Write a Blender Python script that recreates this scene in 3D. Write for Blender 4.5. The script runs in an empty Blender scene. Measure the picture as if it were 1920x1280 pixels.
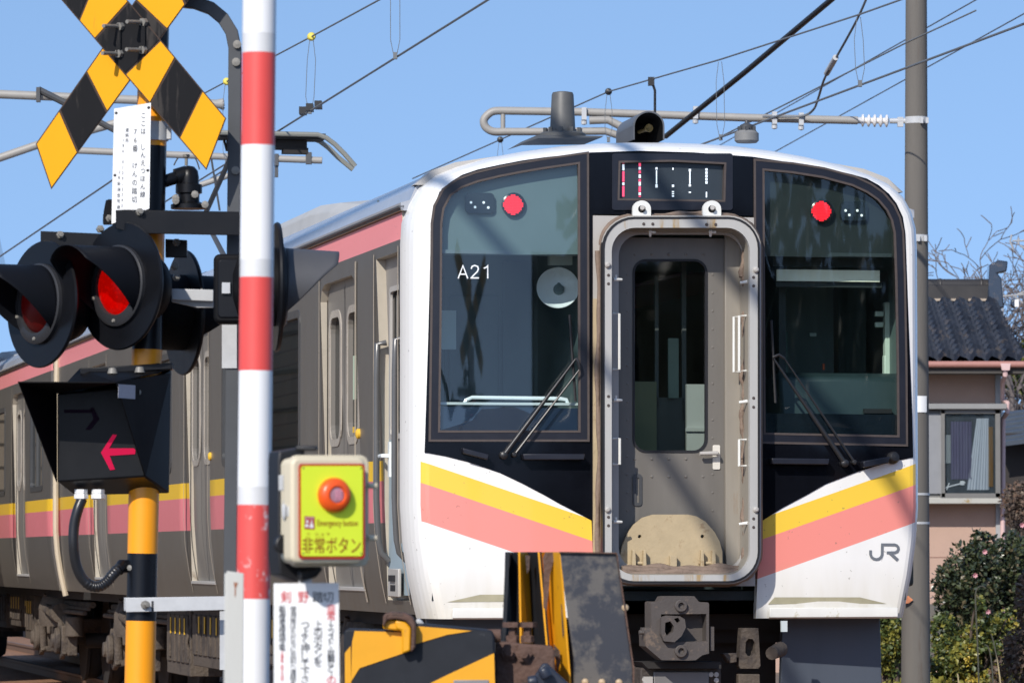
import bpy, bmesh, math, random
from mathutils import Vector, Matrix, noise
from mathutils.geometry import delaunay_2d_cdt
R = math.radians
PI = math.pi
random.seed(7)
C = bpy.context.scene.collection
scn = bpy.context.scene

# ------------------------------------------------------------------ camera
FPX = 9000.0                       # focal length in pixels of the 1920 px wide photograph
CAMZ = 1.27
PITCH = math.atan(402.0 / FPX)
cam = bpy.data.cameras.new('camera')
cam.sensor_width = 36.0
cam.lens = FPX / 1920 * 36
cam.clip_start = 0.5
cam.clip_end = 5000
cam.dof.use_dof = True
cam.dof.focus_distance = 27.2
cam.dof.aperture_fstop = 14.0
co = bpy.data.objects.new('camera', cam)
co.location = (0, 0, CAMZ)
co.rotation_euler = (PI / 2 + PITCH, 0, 0)
C.objects.link(co)
scn.camera = co

# ------------------------------------------------------------------ sky, sun, exposure
SUN_EL, SUN_AZ = R(34), R(24)      # azimuth: behind the camera, towards its left
sdir = Vector((-math.sin(SUN_AZ) * math.cos(SUN_EL), -math.cos(SUN_AZ) * math.cos(SUN_EL), math.sin(SUN_EL)))
w = bpy.data.worlds.new("World")
scn.world = w
w.use_nodes = True
nt = w.node_tree
sky = nt.nodes.new('ShaderNodeTexSky')
sky.sky_type = 'NISHITA'
sky.sun_disc = False
sky.sun_elevation = SUN_EL
sky.sun_rotation = math.atan2(sdir.x, sdir.y)
sky.air_density = 1.0
sky.dust_density = 0.35
sky.ozone_density = 1.6
# the clear winter sky is a deep even blue right down to the roofs: sample the sky texture a little higher up
tcw = nt.nodes.new('ShaderNodeTexCoord'); addv = nt.nodes.new('ShaderNodeVectorMath'); addv.inputs[1].default_value = (0, 0, .31)
nrm = nt.nodes.new('ShaderNodeVectorMath'); nrm.operation = 'NORMALIZE'
nt.links.new(tcw.outputs['Generated'], addv.inputs[0]); nt.links.new(addv.outputs[0], nrm.inputs[0]); nt.links.new(nrm.outputs[0], sky.inputs[0])
hs = nt.nodes.new('ShaderNodeHueSaturation'); hs.inputs['Saturation'].default_value = 1.04
nt.links.new(sky.outputs[0], hs.inputs['Color']); nt.links.new(hs.outputs[0], nt.nodes['Background'].inputs[0])
nt.nodes['Background'].inputs[1].default_value = 0.15
sl = bpy.data.lights.new('sun', 'SUN')
sl.energy = 3.3
sl.angle = R(0.53)
sl.color = (1.0, 0.94, 0.86)
so = bpy.data.objects.new('sun', sl)
so.rotation_euler = (-sdir).to_track_quat('-Z', 'Y').to_euler()
so.location = (0, -10, 30)
C.objects.link(so)
scn.view_settings.view_transform = 'Standard'
scn.view_settings.look = 'None'
scn.view_settings.exposure = 0.45
scn.view_settings.gamma = 1.0
scn.cycles.max_bounces = 8
scn.cycles.transparent_max_bounces = 16

# ------------------------------------------------------------------ pixel rays (photo pixels, 1920 x 1280)
CAM = Vector((0, 0, CAMZ))
_ca, _sa = math.cos(PITCH), math.sin(PITCH)
def ray(px, py):
    d = Vector((0, _ca, _sa)) + Vector((1, 0, 0)) * ((px - 960) / FPX) + Vector((0, -_sa, _ca)) * ((640 - py) / FPX)
    return d / d.y
def P(px, py, Y):
    return CAM + ray(px, py) * Y
def RP(px, py, p0, n):
    d = ray(px, py)
    return CAM + d * ((p0 - CAM).dot(n) / d.dot(n))
# train frame: x to the right along the cab face, y backwards along the train, z up from rail level
TH = math.atan(1787.0 / FPX)
TY = 26.6
TRAIN = Matrix.Translation(((1266 - 960) / FPX * TY, TY, 0)) @ Matrix.Rotation(TH, 4, 'Z')
TINV = TRAIN.inverted()
CL = TINV @ CAM
def lray(px, py):
    return TINV.to_3x3() @ ray(px, py)
def bulge(x):
    return 0.07 * (x / 1.3) ** 2
def F(px, py, off=0.0):
    """point of the cab face under a photo pixel, off metres in front of it"""
    d = lray(px, py)
    y = -off
    for _ in range(5):
        p = CL + d * ((y - CL.y) / d.y)
        y = bulge(p.x) - off
    return CL + d * ((y - CL.y) / d.y)
HW = 1.475
def SD(px, py, x=-HW):
    d = lray(px, py)
    return CL + d * ((x - CL.x) / d.x)
def crop(ox, oy, s, pts):
    return [(ox + u / s, oy + v / s) for u, v in pts]

# ------------------------------------------------------------------ materials
def mat(name, col, rough=0.5, facet=0, metal=0.0, var=0.12, scale=6.0, bump=0.0, bscale=60.0, spot=None, spot_amt=0.0, spot_scale=5.0,
        streak=False, emit=None, estr=0.0, spec=0.5, coat=0.0, rvar=0.1):
    m = bpy.data.materials.new(name)
    m.use_nodes = True
    t = m.node_tree
    b = t.nodes['Principled BSDF']
    N, L = t.nodes.new, t.links.new
    tc = N('ShaderNodeTexCoord')
    mp = N('ShaderNodeMapping')
    L(tc.outputs['Object'], mp.inputs[0])
    if streak:
        mp.inputs['Scale'].default_value = (1, 1, 0.12)
    nz = N('ShaderNodeTexNoise')
    nz.inputs['Scale'].default_value = scale
    nz.inputs['Detail'].default_value = 6
    nz.inputs['Roughness'].default_value = 0.65
    L(mp.outputs[0], nz.inputs['Vector'])
    mix = N('ShaderNodeMix'); mix.data_type = 'RGBA'
    mix.inputs[6].default_value = (*[c * (1 - var) for c in col], 1)
    mix.inputs[7].default_value = (*[min(1, c * (1 + var)) for c in col], 1)
    L(nz.outputs['Fac'], mix.inputs[0])
    out = mix.outputs[2]
    if spot:
        n2 = N('ShaderNodeTexNoise'); n2.inputs['Scale'].default_value = spot_scale
        n2.inputs['Detail'].default_value = 8; n2.inputs['Roughness'].default_value = 0.7
        L(mp.outputs[0], n2.inputs['Vector'])
        cr = N('ShaderNodeValToRGB')
        e = 1 - spot_amt
        cr.color_ramp.elements[0].position = max(0, min(0.98, 0.25 + 0.5 * e - 0.04))
        cr.color_ramp.elements[1].position = max(0.01, min(1, 0.25 + 0.5 * e + 0.04))
        L(n2.outputs['Fac'], cr.inputs[0])
        m2 = N('ShaderNodeMix'); m2.data_type = 'RGBA'
        L(cr.outputs[0], m2.inputs[0]); L(out, m2.inputs[6])
        m2.inputs[7].default_value = (*spot, 1)
        out = m2.outputs[2]
    L(out, b.inputs['Base Color'])
    b.inputs['Metallic'].default_value = metal
    b.inputs['Specular IOR Level'].default_value = spec
    b.inputs['Coat Weight'].default_value = coat
    mr = N('ShaderNodeMapRange')
    mr.inputs[3].default_value = max(0.02, rough - rvar); mr.inputs[4].default_value = min(1, rough + rvar)
    L(nz.outputs['Fac'], mr.inputs[0]); L(mr.outputs[0], b.inputs['Roughness'])
    if bump:
        nb = N('ShaderNodeTexNoise'); nb.inputs['Scale'].default_value = bscale; nb.inputs['Detail'].default_value = 5
        L(mp.outputs[0], nb.inputs['Vector'])
        bp = N('ShaderNodeBump'); bp.inputs['Strength'].default_value = bump; bp.inputs['Distance'].default_value = 0.02
        L(nb.outputs['Fac'], bp.inputs['Height']); L(bp.outputs[0], b.inputs['Normal'])
    if emit:
        b.inputs['Emission Color'].default_value = (*emit, 1)
        b.inputs['Emission Strength'].default_value = estr
        if facet:
            vo = N('ShaderNodeTexVoronoi'); vo.inputs['Scale'].default_value = facet; L(tc.outputs['Object'], vo.inputs['Vector'])
            mf = N('ShaderNodeMapRange'); mf.inputs[1].default_value = .1; mf.inputs[2].default_value = .55; mf.inputs[3].default_value = estr * 1.15; mf.inputs[4].default_value = estr * .75
            L(vo.outputs['Distance'], mf.inputs[0]); L(mf.outputs[0], b.inputs['Emission Strength'])
    m['base_out'] = 1
    return m
def glass(name, tint, gloss_rough=0.02, ior=1.5, film=0.0, film_col=(.3, .4, .45)):
    m = bpy.data.materials.new(name); m.use_nodes = True
    t = m.node_tree; t.nodes.clear()
    N, L = t.nodes.new, t.links.new
    o = N('ShaderNodeOutputMaterial'); tr = N('ShaderNodeBsdfTransparent'); gl = N('ShaderNodeBsdfGlossy')
    fr = N('ShaderNodeFresnel'); mx = N('ShaderNodeMixShader')
    tr.inputs[0].default_value = (*tint, 1)
    gl.inputs['Roughness'].default_value = gloss_rough
    geo = N('ShaderNodeNewGeometry'); mi_ = N('ShaderNodeMapRange')      # same reflectance from both sides of the sheet
    mi_.inputs[3].default_value = ior; mi_.inputs[4].default_value = 1 / ior
    L(geo.outputs['Backfacing'], mi_.inputs[0]); L(mi_.outputs[0], fr.inputs[0])
    src = tr.outputs[0]
    if film:
        df = N('ShaderNodeBsdfDiffuse'); df.inputs[0].default_value = (*film_col, 1)
        m0 = N('ShaderNodeMixShader')
        nz = N('ShaderNodeTexNoise'); nz.inputs['Scale'].default_value = 4; nz.inputs['Detail'].default_value = 7
        tc = N('ShaderNodeTexCoord'); mp = N('ShaderNodeMapping'); mp.inputs['Scale'].default_value = (3, 3, 0.5)
        L(tc.outputs['Object'], mp.inputs[0]); L(mp.outputs[0], nz.inputs['Vector'])
        mr = N('ShaderNodeMapRange'); mr.inputs[1].default_value = .3; mr.inputs[2].default_value = .75
        mr.inputs[3].default_value = film * .5; mr.inputs[4].default_value = film * 1.5
        L(nz.outputs['Fac'], mr.inputs[0]); L(mr.outputs[0], m0.inputs[0])
        L(tr.outputs[0], m0.inputs[1]); L(df.outputs[0], m0.inputs[2]); src = m0.outputs[0]
    L(fr.outputs[0], mx.inputs[0]); L(src, mx.inputs[1]); L(gl.outputs[0], mx.inputs[2])
    L(mx.outputs[0], o.inputs[0])
    return m
def band_mat(name, rules, base, axis_fn=None, rough=0.3, metal=0.0, base_rough=None, coat=0.0, dirt=None):
    """bands of paint on a surface. rules: (lo, hi, colour); coordinate v = z - k*|x|; axis_fn = (k, ymax)"""
    m = bpy.data.materials.new(name); m.use_nodes = True
    t = m.node_tree; b = t.nodes['Principled BSDF']; N, L = t.nodes.new, t.links.new
    tc = N('ShaderNodeTexCoord'); sx = N('ShaderNodeSeparateXYZ'); L(tc.outputs['Object'], sx.inputs[0])
    def M(op, a, bb):
        n = N('ShaderNodeMath'); n.operation = op
        for i, v in enumerate((a, bb)):
            if isinstance(v, (int, float)): n.inputs[i].default_value = v
            elif v is not None: L(v, n.inputs[i])
        return n.outputs[0]
    k, ymax = axis_fn if axis_fn else (0, None)
    v = M('SUBTRACT', sx.outputs[2], M('MULTIPLY', M('ABSOLUTE', sx.outputs[0], None), k)) if k else sx.outputs[2]
    nz = N('ShaderNodeTexNoise'); nz.inputs['Scale'].default_value = 2.5; nz.inputs['Detail'].default_value = 7
    mp = N('ShaderNodeMapping'); mp.inputs['Scale'].default_value = (2.2, 2.2, .35)
    L(tc.outputs['Object'], mp.inputs[0]); L(mp.outputs[0], nz.inputs['Vector'])
    mixb = N('ShaderNodeMix'); mixb.data_type = 'RGBA'; L(nz.outputs['Fac'], mixb.inputs[0])
    mixb.inputs[6].default_value = (*[c * .9 for c in base], 1); mixb.inputs[7].default_value = (*[min(1, c * 1.08) for c in base], 1)
    out = mixb.outputs[2]; msk = None
    for lo, hi, col in rules:
        f = M('MULTIPLY', M('GREATER_THAN', v, lo), M('LESS_THAN', v, hi))
        if ymax is not None: f = M('MULTIPLY', f, M('LESS_THAN', sx.outputs[1], ymax))
        x = N('ShaderNodeMix'); x.data_type = 'RGBA'; L(f, x.inputs[0]); L(out, x.inputs[6]); x.inputs[7].default_value = (*col, 1)
        out = x.outputs[2]; msk = f if msk is None else M('MAXIMUM', msk, f)
    if dirt:
        zlo, zhi, dcol, amt = dirt
        mr = N('ShaderNodeMapRange'); mr.inputs[1].default_value = zhi; mr.inputs[2].default_value = zlo
        L(sx.outputs[2], mr.inputs[0])
        n3 = N('ShaderNodeTexNoise'); n3.inputs['Scale'].default_value = 7; n3.inputs['Detail'].default_value = 9
        L(mp.outputs[0], n3.inputs['Vector'])
        f = M('MULTIPLY', M('MULTIPLY', mr.outputs[0], n3.outputs['Fac']), amt)
        x = N('ShaderNodeMix'); x.data_type = 'RGBA'; L(f, x.inputs[0]); L(out, x.inputs[6]); x.inputs[7].default_value = (*dcol, 1); out = x.outputs[2]
    n4 = N('ShaderNodeTexNoise'); n4.inputs['Scale'].default_value = 38; n4.inputs['Detail'].default_value = 3
    L(tc.outputs['Object'], n4.inputs['Vector'])
    x = N('ShaderNodeMix'); x.data_type = 'RGBA'; L(M('MULTIPLY', M('GREATER_THAN', n4.outputs['Fac'], .715), .45), x.inputs[0]); L(out, x.inputs[6]); x.inputs[7].default_value = (.16, .13, .10, 1); out = x.outputs[2]
    L(out, b.inputs['Base Color'])
    b.inputs['Roughness'].default_value = rough; b.inputs['Coat Weight'].default_value = coat
    if metal and msk is not None:
        L(M('MULTIPLY', M('SUBTRACT', 1.0, msk), metal), b.inputs['Metallic'])
        mr2 = N('ShaderNodeMapRange'); mr2.inputs[3].default_value = base_rough or rough; mr2.inputs[4].default_value = rough
        L(msk, mr2.inputs[0])
        ad = M('ADD', mr2.outputs[0], M('MULTIPLY', nz.outputs['Fac'], .12)); L(ad, b.inputs['Roughness'])
    return m

# ------------------------------------------------------------------ mesh building
def basis(ax):
    ax = Vector(ax).normalized()
    u = ax.cross(Vector((0, 0, 1)))
    if u.length < 1e-4: u = Vector((1, 0, 0))
    u.normalize()
    return ax, u, ax.cross(u)
ORG = {}
LOCAL = set()
class MB:
    def __init__(s): s.v, s.f, s.m = [], [], []
    def add(s, vs, fs, m=0):
        o = len(s.v); s.v += [Vector(p) for p in vs]
        s.f += [tuple(i + o for i in f) for f in fs]; s.m += [m] * len(fs); return s
    def box(s, c, size, rot=None, m=0):
        c = Vector(c); h = Vector(size) / 2
        q = rot or Matrix.Identity(3)
        vs = [c + q @ Vector((h.x * a, h.y * b, h.z * d)) for a in (-1, 1) for b in (-1, 1) for d in (-1, 1)]
        return s.add(vs, [(0, 1, 3, 2), (4, 6, 7, 5), (0, 4, 5, 1), (2, 3, 7, 6), (0, 2, 6, 4), (1, 5, 7, 3)], m)
    def tube(s, pts, r, n=8, m=0, caps=True, closed=False):
        pts = [Vector(p) for p in pts]; k = len(pts)
        rs = r if isinstance(r, (list, tuple)) else [r] * k
        base = len(s.v); prev = None
        for i, p in enumerate(pts):
            if closed: t = pts[(i + 1) % k] - pts[i - 1]
            else: t = pts[min(i + 1, k - 1)] - pts[max(i - 1, 0)]
            t = t.normalized() if t.length > 1e-9 else Vector((0, 0, 1))
            if prev is None: _, u, v = basis(t)
            else:
                u = (prev - t * prev.dot(t)); u = u.normalized() if u.length > 1e-6 else basis(t)[1]; v = t.cross(u)
            prev = u
            for j in range(n):
                a = 2 * PI * j / n
                s.v.append(p + (u * math.cos(a) + v * math.sin(a)) * rs[i])
        for i in range(k if closed else k - 1):
            a0, b0 = base + i * n, base + ((i + 1) % k) * n
            for j in range(n):
                s.f.append((a0 + j, a0 + (j + 1) % n, b0 + (j + 1) % n, b0 + j)); s.m.append(m)
        if caps and not closed:
            s.f.append(tuple(base + j for j in reversed(range(n)))); s.m.append(m)
            s.f.append(tuple(base + (k - 1) * n + j for j in range(n))); s.m.append(m)
        return s
    def lathe(s, prof, org, ax, n=32, m=0, capa=True, capb=True):
        ax, u, v = basis(ax); org = Vector(org); base = len(s.v); k = len(prof)
        for r, h in prof:
            for j in range(n):
                a = 2 * PI * j / n
                s.v.append(org + ax * h + (u * math.cos(a) + v * math.sin(a)) * r)
        for i in range(k - 1):
            for j in range(n):
                s.f.append((base + i * n + j, base + i * n + (j + 1) % n, base + (i + 1) * n + (j + 1) % n, base + (i + 1) * n + j)); s.m.append(m)
        if capa and prof[0][0] > 1e-6: s.f.append(tuple(base + j for j in reversed(range(n)))); s.m.append(m)
        if capb and prof[-1][0] > 1e-6: s.f.append(tuple(base + (k - 1) * n + j for j in range(n))); s.m.append(m)
        return s
    def prism(s, pts, vec, m=0):
        pts = [Vector(p) for p in pts]; vec = Vector(vec); n = len(pts)
        fs = [tuple(range(n)), tuple(reversed(range(n, 2 * n)))] + [(i, (i + 1) % n, n + (i + 1) % n, n + i) for i in range(n)]
        return s.add(pts + [p + vec for p in pts], fs, m)
    def px(s, poly, Y, thick, m=0):
        return s.prism([P(x, y, Y) for x, y in poly], (0, thick, 0), m)
    def text(s, txt, x0, y0, x1, y1, fn, m=0):
        """glyphs stretched to the pixel box, mapped onto a surface by fn(px, py)"""
        vs, fs = glyphs(txt)
        if not vs: return s
        ax, bx = min(v[0] for v in vs), max(v[0] for v in vs); ay, by = min(v[1] for v in vs), max(v[1] for v in vs)
        return s.add([fn(x0 + (v[0] - ax) / max(1e-6, bx - ax) * (x1 - x0), y1 - (v[1] - ay) / max(1e-6, by - ay) * (y1 - y0)) for v in vs], fs, m)
    def column(s, txt, xc, y0, pitch, size, fn, m=0, wid=1.0):
        """vertical writing: one character below the other"""
        y = y0
        for ch in txt:
            if ch != ' ' and ch != '　':
                vs, fs = glyphs(ch)
                if ch in 'ー-' : vs = [(-(v[1] - .35) + .35, v[0] - .1) for v in vs]
                cx = (min(v[0] for v in vs) + max(v[0] for v in vs)) / 2
                s.add([fn(xc + (v[0] - cx) * size * wid, y + size * .88 - v[1] * size) for v in vs], fs, m)
            y += pitch * (.6 if ch == ' ' else 1)
        return s
    def pieces(s):
        """face groups that lie far apart, so that each can become a part of its own"""
        par = list(range(len(s.v)))
        def find(a):
            while par[a] != a: par[a] = par[par[a]]; a = par[a]
            return a
        for f in s.f:
            for q in f[1:]: par[find(q)] = find(f[0])
        isl = {}
        for i, f in enumerate(s.f): isl.setdefault(find(f[0]), []).append(i)
        isl = list(isl.values())
        if len(isl) < 2 or len(isl) > 420: return [list(range(len(s.f)))]
        bb = []
        for g in isl:
            vs = [s.v[q] for i in g for q in s.f[i]]
            lo = [min(p[k] for p in vs) for k in range(3)]; hi = [max(p[k] for p in vs) for k in range(3)]
            bb.append((lo, hi, max(hi[k] - lo[k] for k in range(3))))
        pp = list(range(len(isl)))
        def fnd(a):
            while pp[a] != a: a = pp[a]
            return a
        for i in range(len(isl)):
            for j in range(i):
                gap = math.sqrt(sum(max(0, bb[i][0][k] - bb[j][1][k], bb[j][0][k] - bb[i][1][k]) ** 2 for k in range(3)))
                if gap <= max(.02, .5 * max(bb[i][2], bb[j][2])): pp[fnd(i)] = fnd(j)
        out = {}
        for i, g in enumerate(isl): out.setdefault(fnd(i), []).extend(g)
        return list(out.values())
    def build(s, name, mats, parent=None, smooth=40, bevel=0.0, org=None, fix=True, seg=2, whole=False):
        if parent is not None and not whole and fix:
            ps = s.pieces()
            if 1 < len(ps) <= 100:
                first = None
                for g in ps:
                    t = MB(); mp = {}
                    for i in g:
                        for q in s.f[i]:
                            if q not in mp: mp[q] = len(t.v); t.v.append(s.v[q])
                        t.f.append(tuple(mp[q] for q in s.f[i])); t.m.append(s.m[i])
                    o = t.build(name, mats, parent, smooth, bevel, org, fix, seg, True)
                    first = first or o
                return first
        me = bpy.data.meshes.new(name)
        o = bpy.data.objects.new(name, me); C.objects.link(o)
        if org is None: org = ORG.get(parent.name, Vector((0, 0, 0))) if parent is not None else Vector((0, 0, 0))
        org = Vector(org)
        me.from_pydata([p - org for p in s.v], [], s.f)
        for mm in (mats if isinstance(mats, (list, tuple)) else [mats]): me.materials.append(mm)
        me.polygons.foreach_set('material_index', s.m)
        if fix:
            bm = bmesh.new(); bm.from_mesh(me); bmesh.ops.recalc_face_normals(bm, faces=bm.faces[:]); bm.to_mesh(me); bm.free()
        me.update()
        if smooth:
            me.polygons.foreach_set('use_smooth', [True] * len(me.polygons)); me.set_sharp_from_angle(angle=R(smooth))
        if bevel:
            bv = o.modifiers.new('bevel', 'BEVEL'); bv.width = bevel; bv.segments = seg; bv.limit_method = 'ANGLE'; bv.angle_limit = R(35)
        if parent is not None: o.parent = parent
        else: o.location = org
        ORG[o.name] = org
        return o
_G = {}
def glyphs(txt):
    if txt not in _G:
        c = bpy.data.curves.new('t', 'FONT'); c.body = txt; c.resolution_u = 3
        o = bpy.data.objects.new('t', c); C.objects.link(o)
        dg = bpy.context.evaluated_depsgraph_get(); dg.update()
        me = bpy.data.meshes.new_from_object(o.evaluated_get(dg))
        _G[txt] = ([(v.co.x, v.co.y) for v in me.vertices], [tuple(p.vertices) for p in me.polygons])
        bpy.data.objects.remove(o); bpy.data.meshes.remove(me); bpy.data.curves.remove(c)
    return _G[txt]
def inside(p, poly):
    x, y = p; c = False; j = len(poly) - 1
    for i in range(len(poly)):
        xi, yi = poly[i]; xj, yj = poly[j]
        if (yi > y) != (yj > y) and x < (xj - xi) * (y - yi) / (yj - yi) + xi: c = not c
        j = i
    return c
def panel(outline, holes, fn, step=0.1, depth=0.0, back=None, mb=None, m=0, rim_m=None):
    """sheet with a crisp 2-D outline and holes mapped to 3-D by fn(u, v); depth gives it a rim towards back(u, v)"""
    mb = mb or MB()
    vs, es = [], []
    for loop in [outline] + list(holes):
        o = len(vs); n = len(loop); vs += [Vector(p) for p in loop]; es += [(o + i, o + (i + 1) % n) for i in range(n)]
    xs = [p[0] for p in outline]; ys = [p[1] for p in outline]
    nx = int((max(xs) - min(xs)) / step); ny = int((max(ys) - min(ys)) / step)
    for i in range(1, nx + 1):
        for j in range(1, ny + 1):
            p = (min(xs) + i * step - step * .5, min(ys) + j * step - step * .5)
            if inside(p, outline) and not any(inside(p, h) for h in holes): vs.append(Vector(p))
    ov, oe, of, *_ = delaunay_2d_cdt(vs, es, [], 0, 1e-6)
    keep = []
    for f in of:
        c = sum((ov[i] for i in f), Vector((0, 0))) / len(f)
        if inside(c, outline) and not any(inside(c, h) for h in holes): keep.append(tuple(f))
    front = [fn(p[0], p[1]) for p in ov]
    mb.add(front, keep, m)
    if depth or back:
        cnt = {}
        for f in keep:
            for i in range(len(f)):
                a, b = f[i], f[(i + 1) % len(f)]
                cnt[frozenset((a, b))] = cnt.get(frozenset((a, b)), []) + [(a, b)]
        for e in cnt.values():
            if len(e) == 1:
                a, b = e[0]
                ba, bb = (back(*ov[a]), back(*ov[b]))
                mb.add([front[a], front[b], bb, ba], [(1, 0, 3, 2)], m if rim_m is None else rim_m)
    return mb
def offset_poly(poly, d):
    n = len(poly); A = sum(poly[i][0] * poly[(i + 1) % n][1] - poly[(i + 1) % n][0] * poly[i][1] for i in range(n))
    sgn = 1 if A > 0 else -1; out = []
    for i in range(n):
        p0, p1, p2 = (Vector(poly[i - 1]), Vector(poly[i]), Vector(poly[(i + 1) % n]))
        a = (p1 - p0).normalized(); b = (p2 - p1).normalized()
        na = Vector((a.y, -a.x)) * sgn; nb = Vector((b.y, -b.x)) * sgn
        k = na + nb; k = k / max(0.4, k.length_squared) * 2
        q = p1 + k * d; out.append((q.x, q.y))
    return out
def rrect(x0, y0, x1, y1, r, n=6):
    pts = []
    for cx, cy, a0 in ((x1 - r, y0 + r, -90), (x1 - r, y1 - r, 0), (x0 + r, y1 - r, 90), (x0 + r, y0 + r, 180)):
        for i in range(n + 1):
            a = R(a0 + 90 * i / n); pts.append((cx + r * math.cos(a), cy + r * math.sin(a)))
    return pts
def disc(cx, cy, rx, ry=None, n=24):
    ry = ry or rx
    return [(cx + rx * math.cos(2 * PI * i / n), cy + ry * math.sin(2 * PI * i / n)) for i in range(n)]
def smooth_path(pts, n=6):
    pts = [Vector(p) for p in pts]; out = []
    for i in range(len(pts) - 1):
        p0 = pts[max(i - 1, 0)]; p1 = pts[i]; p2 = pts[i + 1]; p3 = pts[min(i + 2, len(pts) - 1)]
        for j in range(n):
            t = j / n
            out.append(.5 * ((2 * p1) + (p2 - p0) * t + (2 * p0 - 5 * p1 + 4 * p2 - p3) * t * t + (3 * p1 - p0 - 3 * p2 + p3) * t ** 3))
    return out + [pts[-1]]
def ribbon(pts, wpx, fn, mb, m=0):
    pts = [Vector(p) for p in pts]; L_, R_ = [], []
    for i, p in enumerate(pts):
        a = (p - pts[i - 1]).normalized() if i else (pts[1] - p).normalized()
        b = (pts[i + 1] - p).normalized() if i < len(pts) - 1 else a
        t = (a + b).normalized(); nn = Vector((t.y, -t.x)) * (wpx / 2) / max(.5, t.dot(a))
        L_.append(p + nn); R_.append(p - nn)
    n = len(pts)
    return mb.add([fn(*q) for q in L_] + [fn(*q) for q in R_], [(i, i + 1, n + i + 1, n + i) for i in range(n - 1)], m)
# ------------------------------------------------------------------ scene bookkeeping
def tag(o, label=None, cat=None, group=None, kind=None):
    if label: o['label'] = label
    if cat: o['category'] = cat
    if group: o['group'] = group
    if kind: o['kind'] = kind
    return o
def thing(name, label, cat, loc, group=None):
    o = bpy.data.objects.new(name, None); C.objects.link(o); o.location = loc
    o.empty_display_size = .2
    ORG[o.name] = Vector(loc)
    return tag(o, label, cat, group)

# ================================================================== materials in use
YEL, PINK = (.86, .57, .06), (.83, .275, .23)
SYEL, SPINK = (.80, .49, .03), (.68, .19, .21)
M = {}
k_slope = .338
M['mask'] = band_mat('white_cab_paint', [(1.195, 1.312, YEL), (.985, 1.195, PINK)], (.82, .81, .78), (k_slope, .11), rough=.28, coat=.3,
                     dirt=(.86, 1.25, (.45, .38, .22), .9))
M['side'] = band_mat('stainless_side', [(3.035, 3.185, (.85, .28, .29)), (1.70, 1.815, SYEL), (1.46, 1.70, SPINK)], (.265, .25, .228), None, rough=.33, metal=.8, base_rough=.36,
                     dirt=(.85, 1.35, (.23, .17, .11), .9))
M['black'] = mat('black_panel_gloss', (.004, .0045, .007), .15, var=.3, spec=.22)
M['frame'] = mat('window_frame_navy', (.013, .014, .021), .34, var=.25, scale=12)
M['seal'] = mat('rubber_seal_brown', (.07, .055, .05), .6, var=.3, scale=30)
M['rubber'] = mat('black_rubber', (.010, .010, .012), .55)
M['steel'] = mat('brushed_steel', (.42, .40, .37), .34, .85, var=.12, scale=5, streak=True)
M['jamb'] = mat('worn_steel_jamb', (.27, .245, .205), .42, .6, var=.25, scale=5, streak=True, spot=(.22, .14, .08), spot_amt=.18, spot_scale=6)
M['doorleaf'] = mat('door_grey', (.16, .148, .130), .36, .45, var=.28, scale=5, streak=True, spot=(.26, .22, .17), spot_amt=.2, spot_scale=3)
M['ring'] = mat('gangway_ring_paint', (.43, .425, .405), .38, .0, var=.12, scale=8, spot=(.36, .25, .12), spot_amt=.32, spot_scale=6, streak=True)
M['bellows'] = mat('bellows_fabric', (.20, .145, .11), .85, var=.35, scale=18, bump=.5, bscale=30)
M['cream'] = mat('cream_fold_plate', (.44, .35, .215), .6, var=.2, scale=9, spot=(.32, .23, .13), spot_amt=.27, spot_scale=15, bump=.1)
M['whitep'] = mat('white_small_parts', (.72, .72, .68), .4, var=.1, spot=(.4, .25, .1), spot_amt=.16, spot_scale=25)
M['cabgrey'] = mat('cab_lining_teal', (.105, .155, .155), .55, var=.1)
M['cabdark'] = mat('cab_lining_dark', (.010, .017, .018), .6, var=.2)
M['cablight'] = mat('cab_light_green', (.52, .62, .56), .5, var=.06)
M['glassL'] = glass('windscreen_left', (.88, .95, .96), film=.018, film_col=(.22, .34, .40), ior=1.8)
M['glassR'] = glass('windscreen_right', (.88, .95, .91), ior=1.75, film=.006, film_col=(.2, .3, .32))
M['glassD'] = glass('gangway_door_glass', (.64, .70, .67), ior=1.6, film=.010, film_col=(.2, .25, .22))
M['glassS'] = glass('side_glass', (.20, .23, .22), film=.10, film_col=(.16, .17, .15), ior=2.0)
M['ledred'] = mat('tail_lamp_red', (.55, .01, .015), .3, emit=(1, .02, .04), estr=.8)
M['lamp_bezel'] = mat('lamp_bezel_black', (.012, .016, .018), .25)
M['chrome'] = mat('lamp_reflector', (.8, .85, .85), .08, 1.0)
M['ledw'] = mat('display_dot_white', (.8, .85, .9), .4, emit=(.75, .88, 1), estr=.7)
M['ledr'] = mat('display_dot_red', (.7, .06, .12), .4, emit=(1, .10, .22), estr=.8)
M['screen'] = mat('display_screen', (.035, .045, .055), .25, var=.2, scale=3)
M['letter_w'] = mat('white_lettering', (.80, .84, .84), .5, var=.02)
M['logo'] = mat('grey_logo_paint', (.15, .165, .185), .45, var=.05)
M['under'] = mat('underframe_dust', (.09, .07, .053), .85, var=.4, scale=7, bump=.5, bscale=40, spot=(.045, .035, .03), spot_amt=.4, spot_scale=3)
M['underdark'] = mat('underframe_black', (.018, .016, .015), .8, var=.4, scale=6)
M['coupler'] = mat('cast_coupler_steel', (.075, .064, .058), .55, .3, var=.25, scale=12, bump=.12, bscale=120, spot=(.16, .12, .09), spot_amt=.25, spot_scale=9)
M['skirt'] = mat('skirt_bluegrey', (.075, .09, .115), .45, var=.2, scale=3, streak=True)
M['roofm'] = mat('roof_stainless', (.36, .38, .42), .2, .9, var=.08, scale=3)
M['ac'] = mat('roof_unit_grey', (.42, .42, .41), .6, var=.14, scale=4, spot=(.25, .23, .2), spot_amt=.2)
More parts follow.
